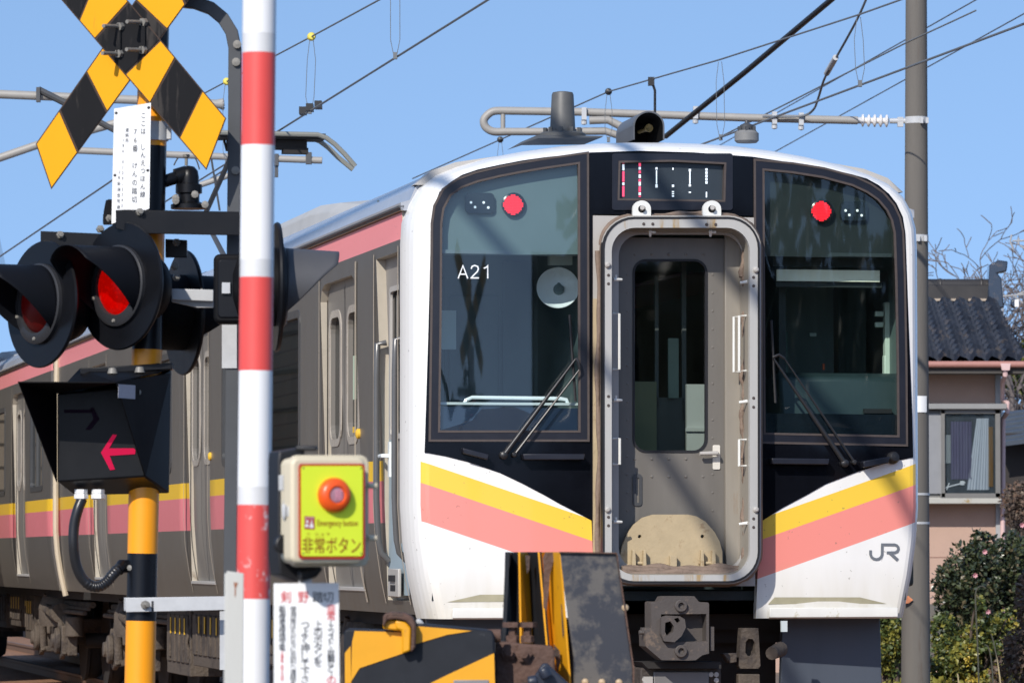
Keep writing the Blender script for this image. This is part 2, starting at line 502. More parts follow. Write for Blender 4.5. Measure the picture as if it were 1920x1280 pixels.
M['antenna'] = mat('antenna_grey', (.085, .085, .082), .5, var=.35, scale=9, spot=(.2, .18, .12), spot_amt=.15)
M['brass'] = mat('brass', (.34, .25, .10), .4, 1.0)
M['dgrey'] = mat('dark_grey_metal', (.06, .062, .065), .45, .3)
M['wiperm'] = mat('wiper_black', (.018, .018, .02), .4)
M['handrail'] = mat('rail_dark', (.10, .10, .10), .25, .6)
M['yellow_sticker'] = mat('yellow_sticker', (.75, .45, .04), .5)
M['green_sticker'] = mat('pale_green_sticker', (.45, .55, .40), .5)
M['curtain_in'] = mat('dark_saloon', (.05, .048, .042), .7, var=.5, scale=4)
M['slats'] = mat('mirrored_siding_tan', (.26, .22, .17), .6, var=.3, scale=3)

# ================================================================== the cab end
XS = [(.90, 1.375), (1.0, 1.40), (1.15, 1.432), (1.35, 1.462), (1.55, 1.475), (2.2, 1.475), (3.0, 1.475), (3.12, 1.465)]
def xs(z):
    if z <= XS[0][0]: return XS[0][1]
    for (a, xa), (b, xb) in zip(XS, XS[1:]):
        if z <= b: return xa + (xb - xa) * (z - a) / (b - a)
    return XS[-1][1]
def section(zb, half=True):
    """right half of the body cross-section from the bottom edge up to the crown"""
    p = [(xs(z), z) for z in (zb, 1.0, 1.15, 1.35, 1.55, 1.8, 2.1, 2.4, 2.7, 3.0)]
    p += [(1.468, 3.12), (1.44, 3.22), (1.385, 3.315), (1.29, 3.39), (1.17, 3.44), (1.0, 3.49), (.8, 3.53), (.6, 3.56), (.4, 3.58), (.2, 3.59), (0, 3.593)]
    return p
def full(zb):
    h = section(zb); return [(-x, z) for x, z in h] + [(x, z) for x, z in reversed(h[:-1])]

train = thing('train_car', 'white-fronted train car with black windscreen panel and open gangway door facing the crossing', 'train', (0, 0, 0), 'train cars coupled in line')
train.matrix_world = TRAIN
ORG[train.name] = Vector((0, 0, 0))

OB = full(.925)
OF = offset_poly([(x, z) for x, z in OB], -.0) ; n_ob = len(OB)
def inset_pt(i, d):
    if i in (0, n_ob - 1):
        x, z = OB[i]; return (x - math.copysign(d, x), z)
    p0, p1, p2 = Vector(OB[i - 1]), Vector(OB[i]), Vector(OB[i + 1])
    t = (p2 - p0).normalized(); nn = Vector((t.y, -t.x))
    q = p1 + nn * d; return (q.x, q.y)
RF, BACK = .105, .42
loop_f = [inset_pt(i, RF) for i in range(n_ob)]
mb = MB()
NA = 8
rings = []
for k in range(NA + 1):
    a = PI / 2 * k / NA
    ins = RF * (1 - math.cos(a))
    row = []
    for i in range(n_ob):
        x, z = inset_pt(i, ins); xf, zf = loop_f[i]
        row.append((x, BACK - (BACK - bulge(xf)) * math.sin(a), z))
    rings.append(row)
for k in range(NA):
    o = k * n_ob
    mb.add(rings[k] + rings[k + 1], [(i, i + 1, n_ob + i + 1, n_ob + i) for i in range(n_ob - 1)])
# black panel outline in photo pixels, mapped to the face
blk_top = [(803, 620), (808, 430), (814, 385), (824, 360), (844, 342), (866, 328), (895, 318), (937, 309), (979, 301), (1021, 295), (1106, 286), (1200, 283), (1300, 286), (1410, 294),
           (1470, 303), (1541, 314), (1597, 327), (1625, 335), (1647, 347), (1667, 364), (1681, 382), (1692, 406), (1697, 437), (1703, 600)]
blk_right = [(1710, 780), (1712, 857)]
blk_rb = [(1667, 866), (1608, 884), (1548, 907), (1513, 927), (1466, 952), (1424, 979)]
blk_lb = [(1109, 975), (1090, 965), (1049, 944), (1021, 928), (979, 906), (937, 886), (875, 865), (835, 855), (796, 848)]
def F2(q, off=0): p = F(q[0], q[1], off); return (p.x, p.z)
def on_face(off):
    return lambda x, z: (x, bulge(x) - off, z)
cx0, cx1 = F(1116, 1000).x, F(1417, 1000).x
white_loop = list(loop_f)                                    # left bottom, up and over to right bottom
def notch(x): return (x, .925)
wl = white_loop + [notch(cx1)] + [F2(q) for q in reversed([(1424, 985)])] + [F2(q) for q in reversed(blk_rb)] + [F2(q) for q in reversed(blk_right)] \
    + [F2(q) for q in reversed(blk_top)] + [F2(q) for q in reversed(blk_lb)] + [notch(cx0)]
panel(wl, [], on_face(0), step=.12, back=lambda x, z: (x, bulge(x) + .06, z), mb=mb)
cabm = mb.build('cab_mask', M['mask'], train, smooth=35)
# step lip along the foot of the mask
mb = MB()
for sgn in (-1, 1):
    xa, xb = (cx1 + .07, loop_f[-1][0] + .01) if sgn > 0 else (loop_f[0][0] + .03, cx0 - .02)
    zs = [(.968, .010), (.985, .030), (.96, .032), (.93, .030), (.922, .0)]
    pts = []
    for x in (xa, xb):
        for z, o in zs: pts.append((x, bulge(x) - o - .004, z))
    q = len(zs)
    mb.add(pts, [(i, i + 1, q + i + 1, q + i) for i in range(q - 1)] + [tuple(range(q)), tuple(range(q, 2 * q))])
mb.build('mask_lip', mat('lip_white_dirty', (.74, .73, .68), .4, spot=(.45, .40, .25), spot_amt=.25, spot_scale=6), cabm, bevel=.004)
mb = MB()
for poly in ([(838, 1128), (900, 1114), (960, 1114), (960, 1127)], [(1440, 1132), (1452, 1119), (1612, 1119), (1662, 1131)]):
    panel([F2(q) for q in poly], [], on_face(.0035), step=1, mb=mb)
mb.build('mask_recess', mat('recess_olive', (.36, .33, .22), .6, var=.3, scale=10), cabm)

glL = [(826, 587), (827, 420), (831, 392), (844, 367), (865, 352), (895, 341), (937, 331), (979, 323), (1021, 316), (1084, 307), (1085, 808), (823, 808)]
glR = [(1431, 319), (1484, 324), (1541, 333), (1597, 348), (1625, 361), (1645, 375), (1662, 395), (1671, 414), (1676, 437), (1679, 520), (1682, 679), (1683, 817), (1433, 812)]
dsp = [(1160, 303), (1262, 301), (1360, 306), (1358, 378), (1158, 375)]
def fp(poly, off=0): return [F2(q, off) for q in poly]
bl = [F2(q) for q in blk_lb[::-1]][0:1]
blk = [F2(q) for q in blk_top] + [F2(q) for q in blk_right] + [F2(q) for q in blk_rb] + [F2((1415, 980))] + [F2((1415, 405))] + [F2((1112, 402))] + [F2((1112, 978))] + [F2(q) for q in blk_lb]
mb = panel(blk, [offset_poly(fp(glL), .012), offset_poly(fp(glR), .012), fp(dsp)], on_face(.005), step=.10, back=lambda x, z: (x, bulge(x) + .05, z))
mb.build('black_front_panel', M['black'], train, smooth=35)

def window_unit(name, gl, gmat, label):
    g = fp(gl)
    fr = panel(offset_poly(g, .050), [offset_poly(g, .004)], on_face(.013), step=1, back=lambda x, z: (x, bulge(x) - .002, z)).build(name, M['frame'], train, smooth=30)
    fr['label'] = label
    panel(offset_poly(g, .008), [offset_poly(g, -.004)], on_face(.016), step=1, back=lambda x, z: (x, bulge(x) - .001, z)).build('window_seal', M['seal'], fr)
    panel(offset_poly(g, .058), [offset_poly(g, .046)], on_face(.0155), step=1, back=lambda x, z: (x, bulge(x), z)).build('frame_edge', M['seal'], fr)
    panel(g, [], on_face(-.004), step=.12).build('window_pane', gmat, fr)
    return fr
winL = window_unit('windscreen', glL, M['glassL'], 'pale blue windscreen marked A21')
winR = window_unit('windscreen', glR, M['glassR'], 'dark windscreen in front of the driving desk')
# writing on the pane and the blacked-out lower band of both panes
mbt = MB()
for st_ in ([(859, 522), (868, 498), (877, 522)], [(862.5, 514), (873.5, 514)], [(883.5, 504), (885, 499.5), (890, 497.6), (895.5, 499.5), (897, 504), (895, 509), (884, 520), (883.5, 521), (898, 521)], [(907, 503), (912, 501), (914.5, 498), (914.5, 522)]):
    ribbon(st_, 2.5, lambda x, y: F(x, y, .0), mbt)
mbt.build('unit_number', M['letter_w'], winL, whole=True)
for wd, poly, c in ((winL, [(823, 762), (1085, 765), (1085, 808), (823, 808)], (.012, .022, .045)), (winR, [(1432, 774), (1683, 777), (1683, 817), (1433, 812)], (.006, .010, .016))):
    panel(fp(poly), [], on_face(-.016), step=.15).build('lower_pane_band', mat('pane_band', c, .18), wd)

# destination display
mb = panel(offset_poly(fp(rrect(1147, 288, 1373, 394, 5)), 0), [fp(dsp)], on_face(.012), step=1, back=lambda x, z: (x, bulge(x) - .002, z))
dd = mb.build('destination_display', M['frame'], train)
mb = panel(fp(dsp), [], on_face(-.022), step=1); mb.build('display_screen', M['screen'], dd)
panel(offset_poly(fp(dsp), .003), [offset_poly(fp(dsp), -.008)], on_face(.0135), step=1, back=lambda x, z: (x, bulge(x) + .03, z)).build('display_seal', M['seal'], dd)
cols = [(156, [(205, 222, 1), (238, 270, 0), (270, 330, 0), (345, 508, 1), (522, 562, 0), (575, 742, 1)]), (414, [(218, 268, 1), (278, 318, 0), (336, 378, 1), (396, 450, 0), (468, 505, 1), (512, 570, 0), (585, 665, 1), (678, 716, 0), (730, 746, 1)]),
        (676, [(284, 318, 0), (332, 540, 2), (548, 598, 0)]), (934, [(290, 322, 2), (556, 592, 0), (656, 676, 0), (690, 708, 0), (724, 744, 0)]),
        (1198, [(310, 346, 0), (350, 540, 2), (548, 582, 0), (664, 684, 0)]), (1458, [(300, 336, 0), (350, 388, 0), (400, 438, 0), (450, 488, 0), (500, 540, 0), (668, 754, 2)])]
mw, mr_ = MB(), MB()
for u, segs in cols:
    for a, b, kd in segs:
        t_ = mr_ if kd == 1 else mw
        hw = (20, 18, 9)[kd] if kd != 0 else 17
        y = a
        while y < b:
            e = min(b, y + 11) if kd != 2 else b
            q = crop(1150, 280, 8.348, [(u - hw, y), (u + hw, y), (u + hw, e), (u - hw, e)])
            t_.add([F(x, yy, -.018) for x, yy in q], [(0, 1, 2, 3)]); y = e + 3
mw.build('white_led_dots', M['ledw'], dd, whole=True); mr_.build('red_led_dots', M['ledr'], dd, whole=True)

# lamps behind the panes
def lampset(px_t, py_t, hx0, hx1, hy0, hy1, pan_mat, poly):
    pn = panel(offset_poly(fp(poly, -.05), .02), [], on_face(-.05), step=.3).build('lamp_board', pan_mat, train)
    tl = MB().lathe([(.066, 0), (.066, .02), (.058, .024), (.058, .012)], F(px_t, py_t, -.045), (0, -1, 0), 32).build('tail_light', M['lamp_bezel'], train)
    g = MB(); c = F(px_t, py_t, -.02)
    for i in range(-6, 7):
        for j in range(-6, 7):
            if i * i + j * j < 40: g.box(c + Vector((i * .0088, 0, j * .0088)), (.0074, .01, .0068))
    g.build('red_lens', M['ledred'], tl, whole=True)
    mbh = panel([(F(x, y, -.04).x, F(x, y, -.04).z) for x, y in rrect(hx0, hy0, hx1, hy1, 9)], [], on_face(-.025), step=1, back=lambda x, z: (x, bulge(x) + .05, z))
    hl = mbh.build('headlight', M['lamp_bezel'], train)
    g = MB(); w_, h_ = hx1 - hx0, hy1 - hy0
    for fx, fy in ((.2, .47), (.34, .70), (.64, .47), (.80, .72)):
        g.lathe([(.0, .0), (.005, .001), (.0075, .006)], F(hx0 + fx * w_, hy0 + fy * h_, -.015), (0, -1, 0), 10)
    g.build('headlight_glint', mat('lamp_glint', (.9, .95, .95), .1, .2, emit=(.8, .95, 1), estr=.35), hl)  # glowing cups: the glint in the headlight painted by emission
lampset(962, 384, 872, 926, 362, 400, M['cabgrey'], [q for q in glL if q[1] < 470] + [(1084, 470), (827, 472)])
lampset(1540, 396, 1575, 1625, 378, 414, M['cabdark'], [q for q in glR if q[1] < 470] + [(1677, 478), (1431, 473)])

# steps below the windscreens
for poly, hgt in (([(863, 840), (912, 852)], 10), ([(976, 851), (1092, 851)], 11), ([(1441, 859), (1549, 860)], 11), ([(1612, 865), (1662, 856)], 12)):
    mb = MB(); (xa, ya), (xb, yb) = poly
    mb.prism([F(xa, ya, .005), F(xb, yb, .005), F(xb - 2, yb + hgt, .005), F(xa + 2, ya + hgt, .005)], (0, -.075, 0))
    mb.build('cleaning_step', M['frame'], train, bevel=.004)
MB().lathe([(.0, -.02), (.035, -.01), (.035, .015), (.025, .03), (0, .035)], F(1674, 858, .02), (.3, -1, .2), 14).build('washer_nozzle', M['rubber'], train)

# wipers
def wiper(pv, pe, pv2, pe2, b0, b1):
    mb = MB()
    a, b = F(*pv, .045), F(*pe, .05)
    mid = a.lerp(b, .42)
    mb.tube([a, mid, b], [.015, .012, .006], 10)
    mb.tube([F(*pv2, .045), F(*pe2, .05)], [.008, .0045], 8)
    mb.lathe([(.022, -.04), (.022, .008), (.012, .016)], a, (0, -1, 0), 14); mb.lathe([(.014, -.04), (.014, .006), (.008, .012)], F(*pv2, .045), (0, -1, 0), 12)
    wp = mb.build('wiper', M['wiperm'], train)
    c, d = F(*b0, .03), F(*b1, .03)
    MB().tube([c, d], .008, 6).build('wiper_blade', M['rubber'], wp)
    MB().tube([b, F((pe[0] + pe2[0]) / 2, (pe[1] + pe2[1]) / 2 - 6, .055), F(*pe2, .05)], .009, 6).build('wiper_link', M['wiperm'], wp)
wiper((945, 853), (1080, 672), (965, 852), (1087, 692), (1068, 590), (1079, 752))
wiper((1584, 868), (1449, 670), (1602, 866), (1471, 672), (1446, 600), (1454, 755))

# -------- gangway
GO = .19
gp = panel(fp([(1112, 404), (1416, 408), (1416, 1098), (1112, 1098)], .012), [fp(rrect(1160, 440, 1392, 1066, 40), .012)], on_face(.012), step=2, back=lambda x, z: (x, bulge(x) - .004, z))
gang = gp.build('gangway_surround', M['steel'], train)
panel(fp([(1112, 560), (1120, 560), (1120, 1098), (1112, 1098)], .02), [], on_face(.026), step=2, back=lambda x, z: (x, bulge(x) - .01, z)).build('cream_post', M['cream'], gang)
ro, ri = rrect(1133, 410, 1421, 1089, 56, 8), rrect(1147, 427, 1406, 1077, 44, 8)
def Fo(q, off): return F(q[0], q[1], off)
# folded bellows between face and ring
mb = MB(); n = len(ro)
for k, (off, grow) in enumerate([(.01, 6), (.045, 9), (.08, 5), (.115, 8), (.15, 3)]):
    row = [F(x, y, off) for x, y in offset_poly(ro, grow * (1 + .25 * math.sin(k * 3.1)))]
    row = [p + Vector((0, 0, .006 * math.sin(i * 1.7 + k))) for i, p in enumerate(row)]
    mb.v += row
for k in range(4):
    mb.f += [(k * n + i, k * n + (i + 1) % n, (k + 1) * n + (i + 1) % n, (k + 1) * n + i) for i in range(n)]; mb.m += [0] * n
mb.build('bellows', M['bellows'], gang, smooth=60)
# fabric bunched over the top of the ring and down its left side
mb = MB()
for j, (gx, r) in enumerate(((5, .022), (11, .017))):
    mb.tube([F(1133 - gx + 2 * math.sin(y * .023 + j), y, .05 + .02 * j) for y in range(470, 1080, 12)], [r * (.8 + .2 * math.sin(i * .7 + j)) for i in range(len(range(470, 1080, 12)))], 8)
    mb.tube([F(1139 + 52 * (1 - math.cos(q)) - gx, 466 - 52 * math.sin(q) - gx * .6, .06) for q in [PI / 2 * k / 10 for k in range(11)]], r, 8)
for j, (dy, r) in enumerate(((-7, .018), (-14, .016), (-2, .02))):
    mb.tube([F(x, 410 + dy * .8 + 3 * math.sin(x * .021 + j) + abs(x - 1277) ** 2 * .0013, .055 + .015 * j) for x in range(1165, 1391, 9)], [r * (.7 + .25 * math.sin(i * 1.1 + j)) for i in range(len(range(1165, 1391, 9)))], 8)
mb.build('fabric_fold', M['bellows'], gang, smooth=80)
plane_off = lambda off: (lambda x, z: (x, -off, z))
f2o = lambda poly, off: [(lambda p: (p.x, p.z))(F(x, y, off)) for x, y in poly]
mb = panel(f2o(ro, GO), [f2o(ri, GO)], on_face(GO), step=2, back=lambda x, z: (x, bulge(x) - GO + .035, z))
ring = mb.build('gangway_frame', M['ring'], train, smooth=30, bevel=.003)
mb = panel(offset_poly(f2o(ro, GO), .010), [offset_poly(f2o(ro, GO), -.001)], on_face(GO + .004), step=2, back=lambda x, z: (x, bulge(x) - GO + .05, z)); mb.build('rubber_edge', M['rubber'], ring)
mb = panel(offset_poly(f2o(ro, GO - .03), .016), [offset_poly(f2o(ro, GO - .03), .008)], on_face(GO - .02), step=2, back=lambda x, z: (x, bulge(x) - GO + .05, z)); mb.build('outer_trim', M['steel'], ring)
# inner reveal from ring to door
DO = -.09
mb = MB(); n = len(ri)
ria = [F(x, y, GO - .005) for x, y in ri]
zi_t = F(1250, 440, DO).z
xl, xr_, zb_, zt_ = F(1147, 700, DO).x, F(1391, 700, DO).x, F(1250, 1064, DO).z, F(1250, 440, DO).z
rb = []
for p in ria: rb.append(Vector((max(min(p.x, xr_), xl), .085, max(min(p.z, zt_), zb_))))
mb.v += ria + rb; mb.f += [(i, (i + 1) % n, n + (i + 1) % n, n + i) for i in range(n)]; mb.m += [0] * n
mb.build('gangway_reveal', M['jamb'], ring, smooth=50)
# right jamb plate with hanging straps
dx0, dx1, dz0, dz1 = F(1146, 700, DO).x, F(1358, 700, DO).x, F(1250, 1064, DO).z, F(1250, 446, DO).z
MB().box(((dx1 + xr_) / 2 + .012, .07, (dz0 + dz1) / 2), (xr_ - dx1 + .03, .03, dz1 - dz0 + .1)).build('jamb_plate', M['jamb'], ring, bevel=.004)
mb = MB()
for xq, ya, yb in ((1393, 470, 520), (1397, 520, 700), (1393, 700, 860), (1396, 860, 1060)):
    mb.tube([F(xq + 3 * math.sin(y * .07), y, .02 + .03 * ((y % 30) / 30)) for y in range(ya, yb + 1, 10)], [.014 + .005 * math.sin(i * 1.9) for i in range(len(range(ya, yb + 1, 10)))], 8)
mb.build('hanging_strap', M['bellows'], ring, smooth=80)
# door leaf
dw = [(F(x, y, DO).x, F(x, y, DO).z) for x, y in rrect(1187, 487, 1325, 847, 24)]
pl = lambda yy: (lambda x, z: (x, yy, z))
door = panel([(dx0, dz0), (dx1, dz0), (dx1, dz1), (dx0, dz1)], [dw], pl(.09), step=1, back=lambda x, z: (x, .125, z)).build('gangway_door', M['doorleaf'], train)
panel(offset_poly(dw, .004), [offset_poly(dw, -.009)], pl(.085), step=1, back=lambda x, z: (x, .11, z)).build('door_seal', M['rubber'], door)
panel(dw, [], pl(.105), step=1).build('door_glass', M['glassD'], door)
mb = MB()
for y in range(515, 1000, 34):
    for x in (1176, 1336): mb.lathe([(.009, 0), (.007, .004), (0, .006)], F(x, y, DO), (0, -1, 0), 8)
for x in range(1190, 1330, 32):
    for y in (477, 860, 893): mb.lathe([(.009, 0), (.007, .004), (0, .006)], F(x, y, DO), (0, -1, 0), 8)
for y in range(470, 1050, 17): mb.lathe([(.0035, 0), (0, .003)], F(1352, y, DO), (0, -1, 0), 6)
mb.build('rivet', M['doorleaf'], door)
hp = MB().prism([F(x, y, DO + .002) for x, y in rrect(1336, 834, 1350, 880, 3)], (0, -.008, 0)).build('handle_plate', mat('handle_plate_cream', (.66, .63, .56), .4), door, bevel=.002)
MB().tube([F(1345, 849, DO + .0), F(1344, 849, DO + .05)], .010, 10).tube([F(1346, 849, DO + .05), F(1312, 850, DO + .05)], [.013, .011], 10).build('door_handle', M['steel'], door)
mb = panel(f2o(rrect(1186, 888, 1203, 948, 6), DO), [f2o(rrect(1192, 895, 1198, 942, 2), DO)], pl(.082), step=1, back=lambda x, z: (x, .09, z)); mb.build('door_bracket', M['dgrey'], door)
MB().box((dx0 + .02, .083, (dz0 + dz1) / 2), (.035, .012, dz1 - dz0)).box((dx1 + .006, .08, (dz0 + dz1) / 2), (.010, .02, dz1 - dz0)).build('door_edge', M['seal'], door)
# fold-down plate
c0 = crop(1080, 860, 3.0475, [(248, 614), (250, 560), (262, 500), (290, 430), (330, 375), (380, 335), (440, 317), (640, 317), (690, 328), (740, 358), (790, 415), (820, 470), (836, 530), (836, 614)])
FO = .0
pts = f2o(c0, FO); hol = [f2o(disc(1080 + u / 3.0475, 860 + 442 / 3.0475, 3.4), FO) for u in (363, 722)]
fold = panel(pts, hol, pl(0), step=1, back=lambda x, z: (x, .02, z)).build('fold_plate', M['cream'], train, bevel=.003)
mb = MB()
for u, w_ in ((322, 12), (384, 10), (713, 10), (778, 12)):
    q = crop(1080, 860, 3.0475, [(u - w_, 614), (u - w_ * .6, 520), (u + w_ * .6, 520), (u + w_, 614)]); mb.prism([F(x, y, .008) for x, y in q], (0, -.045, 0))
q = crop(1080, 860, 3.0475, [(530, 614), (530, 552), (568, 552), (568, 614)]); mb.prism([F(x, y, .004) for x, y in q], (0, -.04, 0))
for ua, ub in ((335, 400), (700, 785)): mb.tube([F(1080 + ua / 3.0475, 860 + 595 / 3.0475, .02), F(1080 + ub / 3.0475, 860 + 595 / 3.0475, .02)], .010, 8)
mb.build('plate_hinge', M['cream'], fold, bevel=.002)
# rolled curtain on the sill
mb = MB()
for j, (yy, off, r) in enumerate(((1066, .05, .022), (1071, .09, .024), (1074, .12, .018))):
    mb.tube([F(x, yy + 2.0 * math.sin(x * .05 + j * 2), off) for x in range(1166, 1402, 8)], [r * (1 + .25 * math.sin(i * .9 + j)) for i in range(len(range(1166, 1402, 8)))], 8)
mb.build('rolled_curtain', M['bellows'], ring, smooth=80)
# white grab rails, hooks, lugs
def rail(xa, xb, ya, yb, o):
    MB().tube([F(xa, ya, o), F(xb, ya, o + .01), F(xb, yb, o + .01), F(xa, yb, o)], .008, 6).build('grab_rail', M['whitep'], ring)
rail(1149, 1161, 588, 692, .10); rail(1149, 1162, 822, 870, .10); rail(1402, 1386, 592, 695, .10); rail(1390, 1376, 594, 697, .02); rail(1402, 1386, 824, 873, .10)
for x, y, dx, dy in ((1150, 524, 16, 0), (1150, 750, 16, 0), (1150, 978, 16, 0), (1219, 432, 0, 11), (1332, 432, 0, 11), (1402, 528, -14, 2), (1402, 752, -16, 2), (1402, 980, -16, 2)):
    MB().tube([F(x, y, .13), F(x + dx, y + dy, .11)], [.010, .007], 8).tube([F(x + dx * .3, y + dy * .3 - (0 if dy else 9), .12), F(x + dx * .3 + (10 if dy else 0), y + dy * .3, .12)], .007, 8).build('hook', M['whitep'], ring)
for x, y in ((1139, 497), (1139, 955), (1417, 506), (1417, 955)):
    MB().lathe([(.016, 0), (.016, .012), (.008, .02)], F(x, y, GO), (0, -1, 0), 12).build('bolt', M['steel'], ring)
mb = MB()
for x, y in ((1141, 516), (1141, 532), (1141, 743), (1141, 760), (1141, 969), (1141, 985), (1413, 520), (1413, 536), (1413, 746), (1413, 763), (1413, 972), (1413, 988), (1207, 420), (1224, 420), (1325, 421), (1342, 421)):
    mb.lathe([(.009, 0), (.007, .003), (0, .003)], F(x, y, GO), (0, -1, 0), 10)
mb.build('screw', M['seal'], ring, whole=True)
for x in (1203.5, 1335):
    o = [(x - 17, 408)] + [(x + 17 * math.cos(a), 392 - 16 * math.sin(a)) for a in [PI - PI * i / 14 for i in range(15)]] + [(x + 17, 408)]
    lg = panel(f2o(o, .13), [f2o(disc(x, 392, 7.2), .13)], pl(-.13), step=1, back=lambda u, z: (u, -.105, z)).build('lifting_lug', M['whitep'], ring, bevel=.002)
    MB().tube([F(x, 393, .06), F(x + 1, 389, .16)], .013, 10).build('lug_pin', M['steel'], ring)
    MB().prism([F(x - 19, 407, .10), F(x + 19, 407, .10), F(x + 19, 411, .10), F(x - 19, 411, .10)], (0, -.055, 0)).build('lug_foot', M['whitep'], ring)

# -------- logo
def FW(x, y): return F(x, y, .004)
mb = MB()
cj = lambda pts: crop(1400, 860, 3.048, pts)
ribbon(cj([(708, 521), (708, 545), (714, 560), (726, 570), (742, 573), (756, 570), (768, 561), (774, 547), (775, 490)]), 5.0, FW, mb)
ribbon(cj([(768, 489), (845, 489), (858, 494), (866, 504), (867, 516), (861, 528), (848, 534), (800, 535)]), 5.0, FW, mb)
ribbon(cj([(818, 536), (864, 578)]), 6.0, FW, mb)
mb.build('railway_logo', M['logo'], train, whole=True)

# -------- roof gear over the cab
rt = lambda px, py, y: (lambda d: CL + d * ((y - CL.y) / d.y))(lray(px, py))
def roofgear():
    b = rt(1055, 258, 1.4)
    an = MB().lathe([(.135, 0), (.135, .02), (.12, .03)], b, (0, 0, 1), 28).build('roof_antenna', M['antenna'], train)
    s = (b - CL).y / 1.0
    top = rt(1055, 172, 1.4)
    h = top.z - b.z
    MB().lathe([(.077, .02), (.074, .05), (.064, h * .93), (.058, h * .98), (.03, h), (0, h)], b, (0, 0, 1), 28).build('antenna_body', M['antenna'], an, smooth=50)
    mb = MB()
    for k in range(10):
        a = 2 * PI * k / 10; mb.lathe([(.012, 0), (.012, .035), (0, .036)], b + Vector((.105 * math.cos(a), .105 * math.sin(a), .02)), (0, 0, 1), 6)
    mb.build('antenna_bolt', M['antenna'], an)
    p0, p1 = rt(982, 268, 1.2), rt(1132, 256, 1.2)
    MB().prism([p0, rt(1008, 253, 1.25), rt(1132, 255, 1.25), rt(1128, 258, 1.2), rt(1010, 259, 1.2)], (0, .5, 0)).build('antenna_base_plate', M['antenna'], an)
    # horn with its hood
    yh = .75
    arch = [(1187, 262), (1187, 236)] + [(1216.5 + 29.5 * math.cos(a), 237 - 29 * math.sin(a)) for a in [PI - PI * i / 16 for i in range(17)]] + [(1246, 262)]
    arch_in = [(1190, 262), (1190, 237)] + [(1216.5 + 26.5 * math.cos(a), 237 - 26 * math.sin(a)) for a in [PI - PI * i / 16 for i in range(17)]] + [(1243, 262)]
    A = [rt(x, y, yh) for x, y in arch]; B = [rt(x, y, yh) for x, y in arch_in]; vec = Vector((0, .45, -.01)); n = len(A)
    mb = MB(); mb.add(A + [p + vec for p in A] + B + [p + vec for p in B], [(i, i + 1, n + i + 1, n + i) for i in range(n - 1)] + [(i, i + 1, 2 * n + i + 1, 2 * n + i) for i in range(n - 1)]); mb.add(B + [p + vec * .96 for p in B], [(i, i + 1, n + i + 1, n + i) for i in range(n - 1)] + [tuple(n + i for i in range(n))], m=1)
    hn = mb.build('horn_hood', [mat('horn_hood_paint', (.10, .105, .115), .4, var=.2), mat('horn_hood_shade', (.006, .006, .006), .7, spec=.1)], train, smooth=40, whole=True)  # inside coloured black: the shade within the hood put into the paint
    c = rt(1217, 240, yh + .12)
    MB().lathe([(.012, .25), (.013, .10), (.020, .03), (.024, .0), (.021, -.003), (.014, .008), (0, .014)], c, (0, 1, 0), 24).build('horn', M['brass'], hn)
    # round whip base at the other side
    b = rt(1400, 268, .9)
    mb = MB().lathe([(.058, 0), (.070, .012), (.070, .055), (.058, .066), (.056, .07)], b, (0, 0, 1), 24)
    mb.build('roof_beacon', mat('beacon_grey', (.19, .19, .185), .55, var=.3), train)
    mb = MB().lathe([(.04, .065), (.04, .10), (.034, .105), (.012, .115), (.010, .13), (0, .132)], b, (0, 0, 1), 18)
    for k in range(6):
        a = 2 * PI * k / 6 + .3; mb.box(b + Vector((.048 * math.cos(a), .048 * math.sin(a), .078)), (.018, .018, .03))
    mb.build('beacon_cap', M['dgrey'], bpy.data.objects['roof_beacon'])
roofgear()

